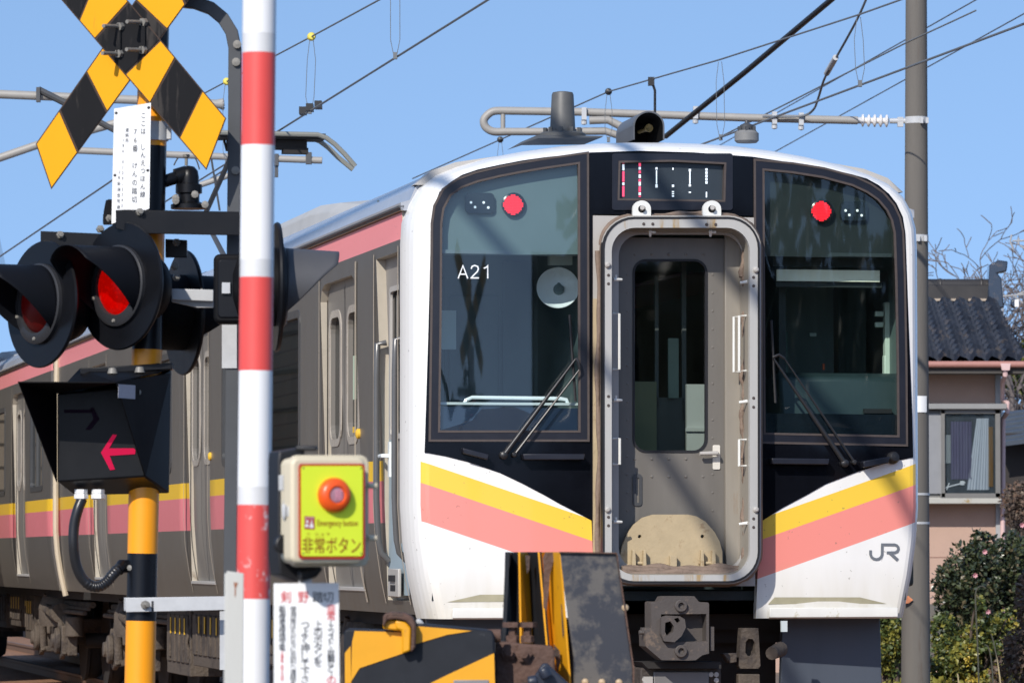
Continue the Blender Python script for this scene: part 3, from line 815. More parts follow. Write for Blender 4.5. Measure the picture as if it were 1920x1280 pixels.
# -------- cab interior, seen through the panes
def room():
    y1 = 1.75
    hol = [(F(1180, 480, -y1 + .0).x, 1.20), (F(1345, 480, -y1).x, 1.20), (F(1345, 480, -y1).x, 2.95), (F(1180, 480, -y1).x, 2.95)]
    mb = panel([(-1.38, 1.0), (1.38, 1.0), (1.38, 3.35), (-1.38, 3.35)], [hol], pl(y1), step=3)
    cw = mb.build('cab_back_wall', mat('cab_wall_grey', (.19, .25, .245), .5, var=.12), train)
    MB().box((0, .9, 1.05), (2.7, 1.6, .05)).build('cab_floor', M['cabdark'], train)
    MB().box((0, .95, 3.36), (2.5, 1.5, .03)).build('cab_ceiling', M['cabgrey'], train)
    for s in (-1, 1):
        mb = panel([(.42, 1.05), (1.72, 1.05), (1.72, 3.3), (.42, 3.3)], [[(.62, 1.95), (1.1, 1.95), (1.1, 2.9), (.62, 2.9)]], lambda y, z, s=s: (s * 1.40, y, z), step=3)
        mb.build('cab_side_wall', M['cabgrey'] if s > 0 else mat('cab_side_pale', (.30, .37, .40), .6), train)
    # partitions beside the walk-through
    mb = MB(); mb.box((-.42, 1.0, 2.1), (.04, 1.3, 2.2)); mb.build('cab_partition', M['cabgrey'], train)
    mb = MB(); mb.box((F(1425, 600, -.7).x + .05, .85, 2.1), (.04, .9, 2.2)); mb.build('cab_partition', M['cabdark'], train)
    # left: back cabinet panels, handrail, mirror-dish
    mb = MB()
    for xa, xb, za, zb in ((-1.35, -.98, 1.3, 2.9), (-.96, -.66, 1.3, 2.8), (-.64, -.45, 1.3, 3.0)): mb.box(((xa + xb) / 2, 1.72, (za + zb) / 2), (xb - xa, .03, zb - za))
    mb.build('cab_locker', mat('cab_locker_blue', (.13, .185, .19), .45, var=.15), train, bevel=.01)
    MB().box((F(850, 600, -.5).x, .75, F(850, 617, -.6).z), (.10, .03, .22)).build('paper_notice', M['cablight'], train)
    o = .20
    MB().tube([F(870, 757, -o), F(874, 750, -o), F(885, 745, -o), F(1050, 747, -o), F(1062, 749, -o), F(1066, 760, -o)], .011, 8).build('cab_handrail', M['chrome'], train)
    MB().box((F(955, 757, -.12).x, .17, F(955, 757, -.12).z), (.84, .10, .014)).build('cab_shelf', mat('cab_shelf', (.62, .68, .66), .4), train)
    c = F(1046, 543, -.42)
    dsh = MB().lathe([(.0, .0), (.05, .004), (.09, .015), (.118, .035), (.120, .038), (.118, .04), (.09, .022), (.05, .010), (0, .006)], c, (-.2, -1, .25), 36).build('cab_mirror', mat('mirror_shell', (.80, .86, .84), .3), train)
    MB().tube([F(1049, 497, -.42), F(1047, 525, -.46), c + Vector((0, -.04, 0))], .012, 8).lathe([(.03, -.01), (.03, .01), (.018, .02)], c + Vector((0, -.02, 0)), (-.2, -1, .25), 16).build('mirror_stem', M['cabgrey'], dsh)
    MB().box(F(1050, 486, -.40), (.13, .06, .065)).build('mirror_mount', M['cablight'], dsh)
    MB().box((F(950, 472, -.1).x, .14, F(950, 474, -.1).z), (.80, .10, .02)).build('lamp_board_ledge', mat('ledge', (.13, .17, .18), .5), train)
    # right: driving desk, sun blind, side window fittings
    mb = MB(); x0, x1 = F(1440, 740, -.5).x, F(1680, 740, -.5).x; zt = F(1560, 702, -.5).z
    mb.prism([(x0, .22, zt - .26), (x0, .26, zt - .03), (x0, .34, zt), (x0, .80, zt - .02), (x0, .95, zt - .3), (x0, .95, 1.1), (x0, .22, 1.1)], (x1 - x0, 0, 0))
    mb.build('driving_desk', mat('desk_teal', (.022, .042, .048), .45, var=.2), train, bevel=.02)
    sb = MB().box((F(1552, 520, -.22).x, .25, F(1552, 517, -.22).z), (.60, .012, .065)); sb.build('sun_blind', mat('sun_blind_pale', (.86, .90, .74), .6), train)
    MB().box((F(1552, 535, -.26).x, .28, F(1552, 534, -.26).z), (.62, .02, .03)).box((F(1552, 535, -.26).x, .3, F(1552, 490, -.26).z), (.64, .03, .06)).build('blind_rail', M['cabdark'], train)
    MB().box((F(1552, 475, -.1).x, .14, F(1552, 478, -.1).z), (.72, .10, .02)).build('lamp_board_ledge', mat('ledge_dark', (.03, .042, .045), .5), train)
    xr = F(1660, 620, -.6).x
    MB().box((xr, .62, F(1660, 620, -.6).z), (.05, .05, .32)).box((xr - .06, .6, F(1660, 590, -.6).z), (.05, .03, .03)).box((xr - .06, .6, F(1660, 610, -.6).z), (.05, .03, .03)).box((xr + .03, .62, F(1660, 700, -.6).z), (.12, .05, .2)).build('window_latch', M['cablight'], train, bevel=.006)
    MB().box((F(1462, 640, -1.2).x, 1.2, 2.3), (.07, .03, .55)).build('saloon_grab_pole', mat('pole_green', (.12, .2, .17), .4), train)
    MB().box((F(1520, 628, -1.1).x, 1.1, F(1520, 628, -1.1).z), (.04, .01, .02)).build('cab_sticker', M['cablight'], train)
    MB().box((F(1540, 688, -.9).x, .9, F(1540, 688, -.9).z), (.012, .01, .035)).build('red_indicator', mat('orange_mark', (.6, .1, .02), .5), train)
    MB().box((F(1640, 773, -.2).x, .2, F(1646, 771, -.2).z), (.16, .03, .025)).build('desk_gauge', M['rubber'], train)
    # saloon behind: dark walls, seats, a sunlit panel
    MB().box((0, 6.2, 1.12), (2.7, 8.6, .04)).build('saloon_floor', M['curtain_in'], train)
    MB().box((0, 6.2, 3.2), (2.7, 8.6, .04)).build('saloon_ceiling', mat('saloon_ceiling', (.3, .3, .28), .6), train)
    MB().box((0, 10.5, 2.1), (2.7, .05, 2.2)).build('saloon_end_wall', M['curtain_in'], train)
    MB().box((F(1308, 780, -.5).x + .03, .52, (F(1300, 720, -.5).z + 1.1) / 2), (F(1325, 780, -.5).x - F(1285, 780, -.5).x + .06, .03, F(1300, 720, -.5).z - 1.1)).box((F(1308, 780, -.5).x + .03, .50, F(1300, 805, -.5).z), (.2, .02, .02)).build('saloon_panel', mat('saloon_panel', (.55, .56, .55), .5), train)
    MB().box((F(1207, 780, -.6).x, .62, (F(1207, 715, -.6).z + 1.1) / 2), (F(1229, 780, -.6).x - F(1180, 780, -.6).x, .03, F(1207, 715, -.6).z - 1.1)).build('cab_stand', mat('cab_stand_olive', (.30, .30, .17), .5), train)
    MB().box((F(1262, 690, -.7).x, .70, F(1262, 690, -.7).z), (.06, .02, .34)).build('door_pane', mat('pane_green', (.36, .46, .38), .4), train)
    MB().box((F(1257, 760, -.72).x, .74, (F(1257, 745, -.72).z + 1.1) / 2), (.17, .03, F(1257, 745, -.72).z - 1.1)).box((F(1232, 640, -.72).x, .74, F(1232, 640, -.72).z), (.02, .03, .75)).box((F(1283, 640, -.72).x, .74, F(1283, 640, -.72).z), (.025, .03, .9)).build('cab_inner_door', mat('inner_door', (.17, .185, .185), .5), train)
room()

# ================================================================== body, side doors and windows
def side_pt(y, z, inn=0.0): return (-(xs(z) - inn), y, z)
def make_body(car, y0, y1, cab):
    doors = [(1.95, 3.27), (8.46, 9.78), (15.04, 16.36)]
    wins = [(4.12, 7.7), (10.6, 14.3), (17.1, 18.5)]
    if not cab:
        doors = [(a + y0 - .1, b + y0 - .1) for a, b in ((2.75, 4.05), (9.2, 10.5), (15.4, 16.7))]
        wins = [(a + y0 - .1, b + y0 - .1) for a, b in ((.9, 2.1), (4.9, 8.4), (11.2, 14.6))]
    ZB = .945
    dz = (1.085, 2.93); wz = (1.93, 2.80)
    holes = [[(a, dz[0]), (b, dz[0]), (b, dz[1] - .1), (b - .05, dz[1] - .03), (b - .15, dz[1]), (a + .15, dz[1]), (a + .05, dz[1] - .03), (a, dz[1] - .1)] for a, b in doors]
    wl = [rrect(a, wz[0], b, wz[1], .06, 3) for a, b in wins]
    crew = []
    if cab: crew = [[(.50, 1.02), (1.22, 1.02), (1.22, 2.97), (.50, 2.97)]]
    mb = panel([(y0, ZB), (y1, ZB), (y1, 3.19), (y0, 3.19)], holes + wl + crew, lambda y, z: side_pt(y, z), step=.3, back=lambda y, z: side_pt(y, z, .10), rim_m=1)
    # far side and ends
    zz = [ZB, 1.15, 1.35, 1.55, 2.2, 3.0, 3.19]
    mb.add([(xs(z), y, z) for y in (y0, y1) for z in zz], [(i, i + 1, 7 + i + 1, 7 + i) for i in range(6)])
    for y in ((y1,) if cab else (y0, y1)):
        mb.add([(-xs(z), y, z) for z in zz] + [(xs(z), y, z) for z in reversed(zz)], [tuple(range(14))])
    mb.add([(-xs(ZB), y0, ZB), (xs(ZB), y0, ZB), (xs(ZB), y1, ZB), (-xs(ZB), y1, ZB)], [(0, 1, 2, 3)])
    body = mb.build('car_body', [M['side'], mat('door_jamb_sunlit', (.44, .395, .32), .3, .75, var=.3, scale=3, spot=(.3, .25, .19), spot_amt=.2, spot_scale=3)], car, smooth=30)  # rims take a lighter colour: sun on the far jambs painted in
    # highlights on panel joints and door post edges, painted as tan strips
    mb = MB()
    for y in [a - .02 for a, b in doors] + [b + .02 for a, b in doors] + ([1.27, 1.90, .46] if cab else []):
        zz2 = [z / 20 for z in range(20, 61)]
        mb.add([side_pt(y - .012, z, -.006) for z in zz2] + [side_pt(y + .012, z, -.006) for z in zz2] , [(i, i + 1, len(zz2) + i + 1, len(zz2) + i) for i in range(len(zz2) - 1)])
    mb.build('door_post_highlight', mat('post_highlight_tan', (.52, .44, .33), .3, .8, var=.1), body)
    # gutter and roof
    rf = [(1.482, 3.19), (1.482, 3.235), (1.43, 3.25), (1.40, 3.32), (1.31, 3.40), (1.17, 3.45), (.95, 3.485), (.6, 3.52), (.3, 3.54), (0, 3.545)]
    prof = [(-x, z) for x, z in rf] + [(x, z) for x, z in reversed(rf[:-1])]
    ya = .36 if cab else y0
    n = len(prof); mb = MB()
    mb.add([(x, ya, z) for x, z in prof] + [(x, y1, z) for x, z in prof], [(i, i + 1, n + i + 1, n + i) for i in range(n - 1)] + [tuple(range(n)), tuple(range(n, 2 * n))])
    roof = mb.build('roof', M['roofm'], car, smooth=25)
    mb = MB(); mb.box((-1.478, (ya + y1) / 2, 3.212), (.03, y1 - ya, .012)); mb.box((-1.474, (ya + y1) / 2, 3.196), (.016, y1 - ya, .014), m=1)
    mb.build('rain_gutter', [M['dgrey'], mat('gutter_rust', (.2, .12, .06), .7)], roof)
    if cab:
        pr = [(x * 1.006, z + .012) for x, z in rf if z > 3.3]; pr = [(-x, z) for x, z in pr] + [(x, z) for x, z in reversed(pr[:-1])]
        n = len(pr); mb = MB().add([(x, .33, z) for x, z in pr] + [(x, .46, z) for x, z in pr], [(i, i + 1, n + i + 1, n + i) for i in range(n - 1)] + [tuple(range(n)), tuple(range(n, 2 * n))]); mb.build('roof_end_collar', M['steel'], roof, smooth=30)
    # air conditioner
    yc = (y0 + 3.6) if cab else (y0 + 8)
    pr = [(-1.14, 3.42), (-1.11, 3.57), (-1.04, 3.63), (-.8, 3.655), (.8, 3.655), (1.04, 3.63), (1.11, 3.57), (1.14, 3.42)]
    mb = MB()
    n = len(pr)
    ys_ = [(yc - .25, .86, -.19), (yc + .0, .93, -.15), (yc + .5, .97, -.10), (yc + 1.2, 1, -.04), (yc + 2.0, 1, 0), (yc + 4.8, 1, 0), (yc + 5.2, .95, -.05), (yc + 5.35, .8, -.16)]
    for yy, s_, d_ in ys_: mb.v += [Vector((x * s_, yy, z + d_ if z > 3.5 else z - .02)) for x, z in pr]
    mb.f = [(k * n + i, k * n + i + 1, (k + 1) * n + i + 1, (k + 1) * n + i) for k in range(len(ys_) - 1) for i in range(n - 1)] + [tuple(range(n))]; mb.m = [0] * len(mb.f)
    mb.build('air_conditioner', M['ac'], car, smooth=30, bevel=.01)
    # doors
    for a, b in doors:
        mid = (a + b) / 2; lv = []
        for p, q in ((a, mid - .004), (mid + .004, b)):
            wd = rrect(p + .15, 1.98, q - .13, 2.72, .09, 5)
            lf = panel([(p, dz[0] - .02), (q, dz[0] - .02), (q, dz[1]), (p, dz[1])], [wd], lambda y, z: side_pt(y, z, .044), step=.3, back=lambda y, z: side_pt(y, z, .09)).build('passenger_door', mat('door_steel', (.175, .162, .145), .34, .75, var=.1, scale=2, streak=True), car, smooth=30)
            panel(offset_poly(wd, .045), [wd], lambda y, z: side_pt(y, z, .038), step=1, back=lambda y, z: side_pt(y, z, .046)).build('door_window_frame', mat('door_window_trim', (.40, .36, .31), .28, .9), lf)
            panel(wd, [], lambda y, z: side_pt(y, z, .072), step=1).build('door_window', M['glassS'], lf)
        MB().box((-(xs(1.07)) + .03, mid, 1.075), (.075, b - a + .04, .022)).build('door_sill', M['steel'], body, bevel=.003)
        mb = MB()
        for yy in (a + .006, mid, b - .006):
            zz3 = [1.09 + k * .09 for k in range(21)]
            mb.add([side_pt(yy - .006, z, .041) for z in zz3] + [side_pt(yy + .006, z, .041) for z in zz3], [(i, i + 1, 22 + i, 21 + i) for i in range(20)])
        mb.build('door_rubber', M['rubber'], body)
        if cab: MB().lathe([(.030, -.004), (.030, .012), (.018, .020), (0, .021)], side_pt(a - .14, 1.985, 0), (-1, 0, 0), 18).build('door_button', M['yellow_sticker'], body)
    # windows
    for i, (a, b) in enumerate(wins):
        wd = rrect(a, wz[0], b, wz[1], .06, 3)
        wf = panel(offset_poly(wd, .03), [offset_poly(wd, -.02)], lambda y, z: side_pt(y, z, -.006), step=2, back=lambda y, z: side_pt(y, z, .03)).build('side_window', mat('side_window_frame', (.05, .052, .055), .4, .4), car)
        panel(wd, [], lambda y, z: side_pt(y, z, .02), step=.5).build('window_glass', M['glassS'], wf)
        mb = MB()
        for yy in ([a + .10 + k * (b - a) / 2 for k in (0, 1)]): mb.box((-1.462, yy + (b - a) * .5 - .08, (wz[0] + wz[1]) / 2), (.03, .05, wz[1] - wz[0]))
        mb.build('window_bar', M['dgrey'], wf)
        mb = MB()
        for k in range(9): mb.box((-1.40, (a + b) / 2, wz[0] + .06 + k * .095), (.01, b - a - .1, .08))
        mb.build('mirrored_siding', M['slats'], wf)  # tan slats stand in for house siding mirrored in the glass
    if not cab: return body
    # crew door
    cd = panel([(.50, 1.02), (1.22, 1.02), (1.22, 2.97), (.50, 2.97)], [rrect(.62, 1.95, 1.02, 2.78, .03, 3)], lambda y, z: side_pt(y, z, .055), step=.3, back=lambda y, z: side_pt(y, z, .09)).build('crew_door', mat('crew_door_steel', (.24, .22, .20), .38, .75), car, smooth=30)
    panel(rrect(.62, 1.95, 1.02, 2.78, .03, 3), [], lambda y, z: side_pt(y, z, .07), step=1).build('crew_door_window', M['glassS'], cd)
    panel(rrect(.60, 1.93, 1.04, 2.80, .03, 3), [rrect(.63, 1.96, 1.01, 2.77, .03, 3)], lambda y, z: side_pt(y, z, .045), step=1, back=lambda y, z: side_pt(y, z, .06)).build('crew_window_frame', M['steel'], cd)
    MB().tube([side_pt(1.05, 1.84, .06), side_pt(1.05, 1.84, .01), side_pt(1.17, 1.84, .01)], .012, 8).box(side_pt(1.05, 1.82, .05), (.012, .05, .2)).build('crew_door_handle', M['chrome'], cd)
    for yy in (1.17, .56):
        pts = [side_pt(yy, 2.49, .05), side_pt(yy, 2.48, .0)] + [side_pt(yy, z, -.005) for z in (2.3, 2.0, 1.75, 1.6, 1.45, 1.36)] + [side_pt(yy, 1.29, .0), side_pt(yy, 1.24, .04)]
        MB().tube(pts, .018, 10).build('crew_handrail', M['handrail'], car, smooth=60)
    mb = MB().box(side_pt(.85, 1.12, -.004), (.02, .34, .16)); mb.build('foot_step', M['steel'], car, bevel=.006)
    MB().box(side_pt(.85, 1.145, -.012), (.02, .16, .035)).box(side_pt(.85, 1.09, -.012), (.02, .16, .035)).build('step_hole', M['rubber'], bpy.data.objects['foot_step'])
    # stickers
    a, b = doors[0]
    MB().box(side_pt(a + .3, 2.33, .045), (.003, .10, .26)).build('green_sticker', M['green_sticker'], body)
    MB().box(side_pt(a + .32, 2.02, .045), (.003, .08, .035)).build('yellow_sticker', M['yellow_sticker'], body)
    return body
CAR_END = 19.2
body1 = make_body(train, BACK - .004, CAR_END, True)
# corner drain pipe and end post of the leading car
mb = MB(); mb.tube([side_pt(CAR_END - .07, z, -.015) for z in (3.15, 2.5, 1.9, 1.5, 1.3, 1.1, .9)], .028, 8); mb.build('drain_pipe', mat('drain_pipe_tan', (.5, .42, .3), .35, .7), train)

def tr_box(mb, x, y, z, sx_, sy, sz, m=0): return mb.box((x, y, z), (sx_, sy, sz), m=m)
def bogie(car, yc, name='bogie'):
    mb = MB()
    for s in (-1, 1):
        x = s * 1.02
        mb.prism([(x - .06, yc - 1.35, .62), (x - .06, yc - .55, .72), (x - .06, yc - .35, .55), (x - .06, yc + .35, .55), (x - .06, yc + .55, .72), (x - .06, yc + 1.35, .62), (x - .06, yc + 1.35, .48), (x - .06, yc + .5, .46), (x - .06, yc + .3, .38), (x - .06, yc - .3, .38), (x - .06, yc - .5, .46), (x - .06, yc - 1.35, .48)], (.12, 0, 0))
    mb.box((0, yc, .55), (1.9, .5, .18))
    bg = mb.build(name, M['under'], car, bevel=.015)
    for dy in (-1.05, 1.05):
        mb = MB()
        for s in (-1, 1): mb.lathe([(.06, -.05), (.40, -.05), (.43, .0), (.43, .09), (.45, .10), (.45, .13), (.36, .13), (.2, .10), (.06, .12)], (s * .56, yc + dy, .43), (s, 0, 0), 32)
        mb.tube([(-.9, yc + dy, .43), (.9, yc + dy, .43)], .075, 12)
        mb.build('wheelset', M['underdark'], bg)
        for s in (-1, 1):
            mb = MB(); mb.box((s * 1.07, yc + dy, .43), (.16, .34, .30)); mb.lathe([(.13, 0), (.13, .05), (.07, .06), (.07, .09), (.0, .09)], (s * 1.15, yc + dy, .43), (s, 0, 0), 18)
            for q in (-.24, .24): mb.lathe([(.09, 0), (.09, .2)], (s * 1.03, yc + dy + q, .47), (0, 0, 1), 12)
            mb.prism([(s * 1.10, yc + dy - .2, .30), (s * 1.10, yc + dy + .05, .24), (s * 1.10, yc + dy + .45, .40), (s * 1.10, yc + dy + .2, .62)], (s * .05, 0, 0))
            mb.build('axle_box', M['under'], bg, bevel=.012)
    mb = MB()
    for s in (-1, 1):
        mb.lathe([(.26, 0), (.28, .08), (.28, .2), (.24, .30)], (s * .98, yc, .56), (0, 0, 1), 20)
        mb.tube([(s * 1.16, yc + .45, .35), (s * 1.18, yc + .42, .6), (s * 1.14, yc + .35, .88)], .04, 10)
        mb.tube([(s * 1.2, yc - .6, .72), (s * 1.2, yc - .2, .74)], .05, 10)
        mb.lathe([(.10, 0), (.10, .22), (.05, .24)], (s * 1.12, yc - .85, .70), (0, 1, 0), 14)
    mb.build('air_spring', M['under'], bg)
def undergear(car, y0, y1):
    mb = MB(); mb.box((0, (y0 + y1) / 2, .90), (2.3, y1 - y0, .09)); mb.build('underframe', M['underdark'], car)
    rnd = random.Random(3)
    y = y0 + 5.2
    while y < y1 - 5.6:
        L_ = rnd.uniform(.7, 1.9); d = rnd.uniform(.34, .58)
        mb = MB(); zc = .86 - d / 2; x = -1.02
        mb.box((x + .15, y + L_ / 2, zc), (.5, L_, d))
        for k in range(int(L_ / .28)): mb.box((x - .105, y + .16 + k * .28, zc + .02), (.02, .2, d * .7))
        mb.box((x - .11, y + L_ * .8, zc), (.03, .05, d * .5)); mb.tube([(x - .08, y + .05, zc - d * .3), (x - .12, y + .05, zc), (x - .08, y + .05, zc + d * .3)], .015, 6)
        bx = mb.build('equipment_box', M['under'], car, bevel=.01)
        if rnd.random() < .75:
            mb = MB()
            for k in range(4): mb.box((x - .122, y + .2 + k * L_ * .2, zc + d * .22), (.004, .05, .13))
            mb.build('warning_label', M['yellow_sticker'], bx)
        y += L_ + rnd.uniform(.15, .5)
    mb = MB()
    for z, r in ((.80, .03), (.72, .022), (.76, .018)): mb.tube([(-1.1 + z - .7, y0 + .6, z), (-1.1 + z - .7, y1 - .6, z)], r, 8)
    mb.build('brake_pipe', M['under'], car)
    bogie(car, y0 + 2.9 + .4); bogie(car, y1 - 2.9)
undergear(train, .5, CAR_END)
# second car
car2 = thing('train_car', 'stainless train car coupled behind the white-fronted one, only its first doors in view', 'train', (0, 0, 0), 'train cars coupled in line')
car2.matrix_world = TRAIN
ORG[car2.name] = Vector((0, 0, 0))
make_body(car2, 19.75, 39.0, False)
undergear(car2, 19.75, 39.0)
MB().box((0, 19.48, 2.0), (1.1, .5, 1.95)).build('gangway_bellows', M['bellows'], car2)

# -------- coupler and front underside
G = lambda pts: crop(1080, 860, 3.0475, pts)
def fr(pts, off): return [F(x, y, off) for x, y in G(pts)]
out = [(430, 820), (440, 814), (487, 814), (503, 786), (520, 783), (676, 783), (700, 812), (712, 818), (752, 818), (760, 826), (760, 1110), (722, 1120), (684, 1148), (640, 1150), (490, 1148), (446, 1112), (398, 1070), (396, 980), (430, 966)]
poc = [(486, 886), (745, 884), (745, 1040), (500, 1046), (480, 1010)]
CO = .42
mb = panel([(p.x, p.z) for p in fr(out, CO)], [[(p.x, p.z) for p in fr(poc, CO)]], pl(-CO), step=2, back=lambda x, z: (x, -CO + .16, z))
mb.prism([p + Vector((0, .14, 0)) for p in fr(poc, CO)], (0, .05, 0))
mb.box((F(1275, 1175, .1).x, -.05, F(1275, 1175, 0).z), (.22, .55, .26))
cp = mb.build('coupler', M['coupler'], train, smooth=25, bevel=.008)
mb = MB()
kc = [(485, 905), (520, 893), (590, 897), (618, 915), (625, 960), (600, 1010), (560, 1045), (500, 1040), (484, 1000)]
kh = [(506, 935), (535, 925), (556, 955), (552, 985), (516, 1010), (504, 985)]
kh2 = [(556, 912), (580, 905), (592, 925), (575, 938)]
panel([(p.x, p.z) for p in fr(kc, CO + .03)], [[(p.x, p.z) for p in fr(kh, CO + .03)], [(p.x, p.z) for p in fr(kh2, CO + .03)]], pl(-CO - .045), step=2, back=lambda x, z: (x, -CO + .08, z), mb=mb)
mb.build('knuckle', M['coupler'], cp, smooth=40, bevel=.012, seg=3)
mb = MB()
for v in (838, 1097): mb.lathe([(.034, -.01), (.034, .018), (.030, .022), (.018, .022), (.013, .005), (0, .004)], F(*G([(597, v)])[0], CO), (0, -1, 0), 22)
mb.build('coupler_boss', M['coupler'], cp)
MB().box(F(*G([(772, 1025)])[0], CO - .05), (.022, .05, .13)).box(F(*G([(408, 972)])[0], CO - .05), (.07, .04, .02)).tube([F(*G([(360, 990)])[0], CO - .04), F(*G([(400, 990)])[0], CO - .04)], .012, 8).build('coupler_lever', M['coupler'], cp)
mb = MB(); mb.prism(fr([(376, 1160), (830, 1158), (830, 1196), (412, 1196)], .30), (0, .3, 0)); tb = mb.build('coupler_shelf', M['underdark'], train)
q = fr([(368, 1192), (830, 1192), (830, 1500), (368, 1500)], .22); tbx = MB().prism(q, (0, .5, 0)).build('jumper_box', M['under'], train, bevel=.01)
MB().prism(fr([(440, 1214), (756, 1214), (756, 1480), (440, 1480)], .225), (0, -.02, 0)).build('jumper_box_lid', mat('lid_grey', (.17, .165, .16), .45, .3, var=.15), tbx, bevel=.005)
mb = MB()
for u, v in ((390, 1260), (425, 1270), (800, 1230), (800, 1262), (770, 1230)): mb.lathe([(.014, 0), (.014, .012), (0, .013)], F(*G([(u, v)])[0], .23), (0, -1, 0), 8)
mb.box(F(*G([(410, 1268)])[0], .24), (.05, .03, .05)); mb.build('box_bolt', M['steel'], tbx)
mb = MB(); mb.prism(fr([(840, 1110), (920, 1108), (920, 1160), (880, 1166)], .2), (0, .1, 0)); mb.build('hose_bracket', M['under'], train, bevel=.005)
mb = panel([(p.x, p.z) for p in fr([(945, 965), (1040, 965), (1052, 1180), (1040, 1196), (940, 1196), (930, 1180)], .18)], [[(p.x, p.z) for p in fr([(968, 1045), (985, 1025), (1008, 1028), (1022, 1050), (1022, 1108), (1005, 1124), (980, 1124), (966, 1104)], .18)]], pl(-.18), step=2, back=lambda x, z: (x, -.10, z))
mb.prism([p + Vector((0, .06, 0)) for p in fr([(960, 1020), (1030, 1020), (1030, 1130), (960, 1130)], .18)], (0, .02, 0)); mb.build('tow_plate', M['under'], train, bevel=.006)
MB().prism(fr([(930, 1228), (1052, 1228), (1052, 1400), (930, 1400)], .18), (0, .1, 0)).build('lower_tow_plate', M['under'], train, bevel=.006)
MB().tube([F(*G([(1170, 1085)])[0], .1), F(*G([(1118, 1110)])[0], .22)], [.042, .036], 12).build('hose_stub', M['under'], train)
MB().box(F(*G([(1188, 955)])[0], .12), (.035, .02, .06)).build('small_tag', mat('tag_grey', (.5, .55, .55), .4), train)
sk = [F(1468, 1150, -.26), F(1650, 1150, -.30), F(1655, 1330, -.30), F(1462, 1330, -.26)]
skb = MB().prism(sk, (0, .05, 0)).build('front_skirt', M['skirt'], train, bevel=.006)
skl = [F(800, 1150, -.28), F(1060, 1150, -.26), F(1060, 1330, -.26), F(800, 1330, -.28)]
MB().prism(skl, (0, .05, 0)).build('front_skirt', M['skirt'], train, bevel=.006)
MB().box((0, .85, .86), (2.5, .55, .16)).box((0, 1.0, .55), (1.5, .6, .5)).build('front_beam', M['underdark'], train)
pass

# -------- pantograph on the roof, far down the car
def pant():
    yp = 15.6
    Q = lambda px, py, y=yp: rt(px, py, y)
    rt_ = MB()
    a, b = Q(405, 252), Q(590, 257)
    for dy in (-.18, .18):
        e = [Vector((p.x, yp + dy, p.z)) for p in (Q(405, 252), Q(590, 256), Q(606, 262), Q(622, 274), Q(640, 292), Q(660 + (8 if dy > 0 else 0), 315))]
        rt_.tube(e, .022, 8)
    pg = rt_.build('pantograph', mat('pantograph_grey', (.23, .23, .20), .5, .3), train)
    rt_ = MB(); c = Q(500, 257); rt_.box((c.x, yp, c.z), (1.0, .30, .05)); rt_.box((c.x, yp, c.z - .07), (.7, .10, .08)); rt_.box((c.x + .25, yp, c.z - .12), (.22, .12, .05)); rt_.tube([Q(420, 262), Q(425, 282), Q(440, 284), Q(450, 268)], .012, 6)
    rt_.build('contact_strip', M['underdark'], pg)
    rt_ = MB()
    zt = c.z - .1
    rt_.tube([(c.x - .28, yp, zt), (-.42, yp + 1.1, 4.3), (-.35, yp - .3, 3.72)], .025, 8)
    rt_.box((-.2, yp, 3.66), (.9, 1.6, .08)); rt_.build('pantograph_arm', M['dgrey'], pg)
pant()

# ================================================================== crossing signal
Zs = 18.0
M['cyel'] = mat('crossing_yellow', (.86, .37, .003), .42, spec=.2, var=.05, spot=(.35, .14, .03), spot_amt=.10, spot_scale=5, streak=True)
M['cblk'] = mat('crossing_black', (.006, .006, .0075), .5, spec=.15, var=.4, spot=(.040, .035, .032), spot_amt=.36, spot_scale=14, streak=True)
M['pyel'] = mat('pole_orange_yellow', (.90, .34, .010), .33, var=.05)
M['sblack'] = mat('signal_black', (.0055, .006, .008), .36, spec=.22, var=.3, scale=10)
M['smatte'] = mat('signal_matte_black', (.004, .004, .005), .6, spec=.15, var=.3)
M['galv'] = mat('galvanised_steel', (.46, .47, .48), .42, .6, var=.16, scale=25)
M['rustedge'] = mat('rusty_edge', (.055, .032, .022), .8, var=.5, scale=20)
M['signw'] = mat('sign_white', (.82, .82, .81), .38, var=.03)
M['ink'] = mat('sign_ink', (.03, .03, .035), .6)
M['redink'] = mat('sign_red_ink', (.62, .02, .03), .6)
M['lens'] = mat('lens_red_dark', (.05, .002, .002), .35, spec=.15, emit=(.5, .0, .0), estr=.02)
M['lenslit'] = mat('lens_red_lit', (.30, .0, .0), .3, spec=.15, emit=(1, .003, .0), estr=.27, facet=70)
M['bolt'] = mat('zinc_bolt', (.20, .19, .17), .5, .5, var=.4, scale=60)
def pole_x(py): return 285 - (py - 220) * 23 / 1060
sig = thing('crossing_signal', 'yellow and black level crossing signal with crossbuck, red flashing lamps and arrow indicator', 'crossing signal', P(pole_x(1677), 1677, Zs))
def pole_seg(mb, ya, yb, r=.0572, m=0): mb.tube([P(pole_x(ya), ya, Zs), P(pole_x(yb), yb, Zs)], r, 28, m=m, caps=False)
mb = MB(); bounds = [-107, 20, 147, 274, 401, 528, 655, 783, 910, 1037, 1163, 1290, 1417, 1544, 1677]
for i, (a, b) in enumerate(zip(bounds, bounds[1:])): pole_seg(mb, a, b, m=i % 2)
pole = mb.build('pole', [M['pyel'], mat('pole_black', (.006, .007, .010), .3, spec=.3)], sig, smooth=30)
mb = MB(); mb.lathe([(.15, 0), (.15, .03), (.08, .05), (.06, .12)], P(pole_x(1677), 1677, Zs), (0, 0, 1), 24); mb.build('pole_base', M['galv'], sig)
mb = MB(); mb.lathe([(.064, -.035), (.064, .035)], P(pole_x(258), 247, Zs), (0, 0, 1), 24); mb.box(P(316, 249, Zs), (.02, .05, .05)); mb.build('pipe_clamp', M['galv'], pole)
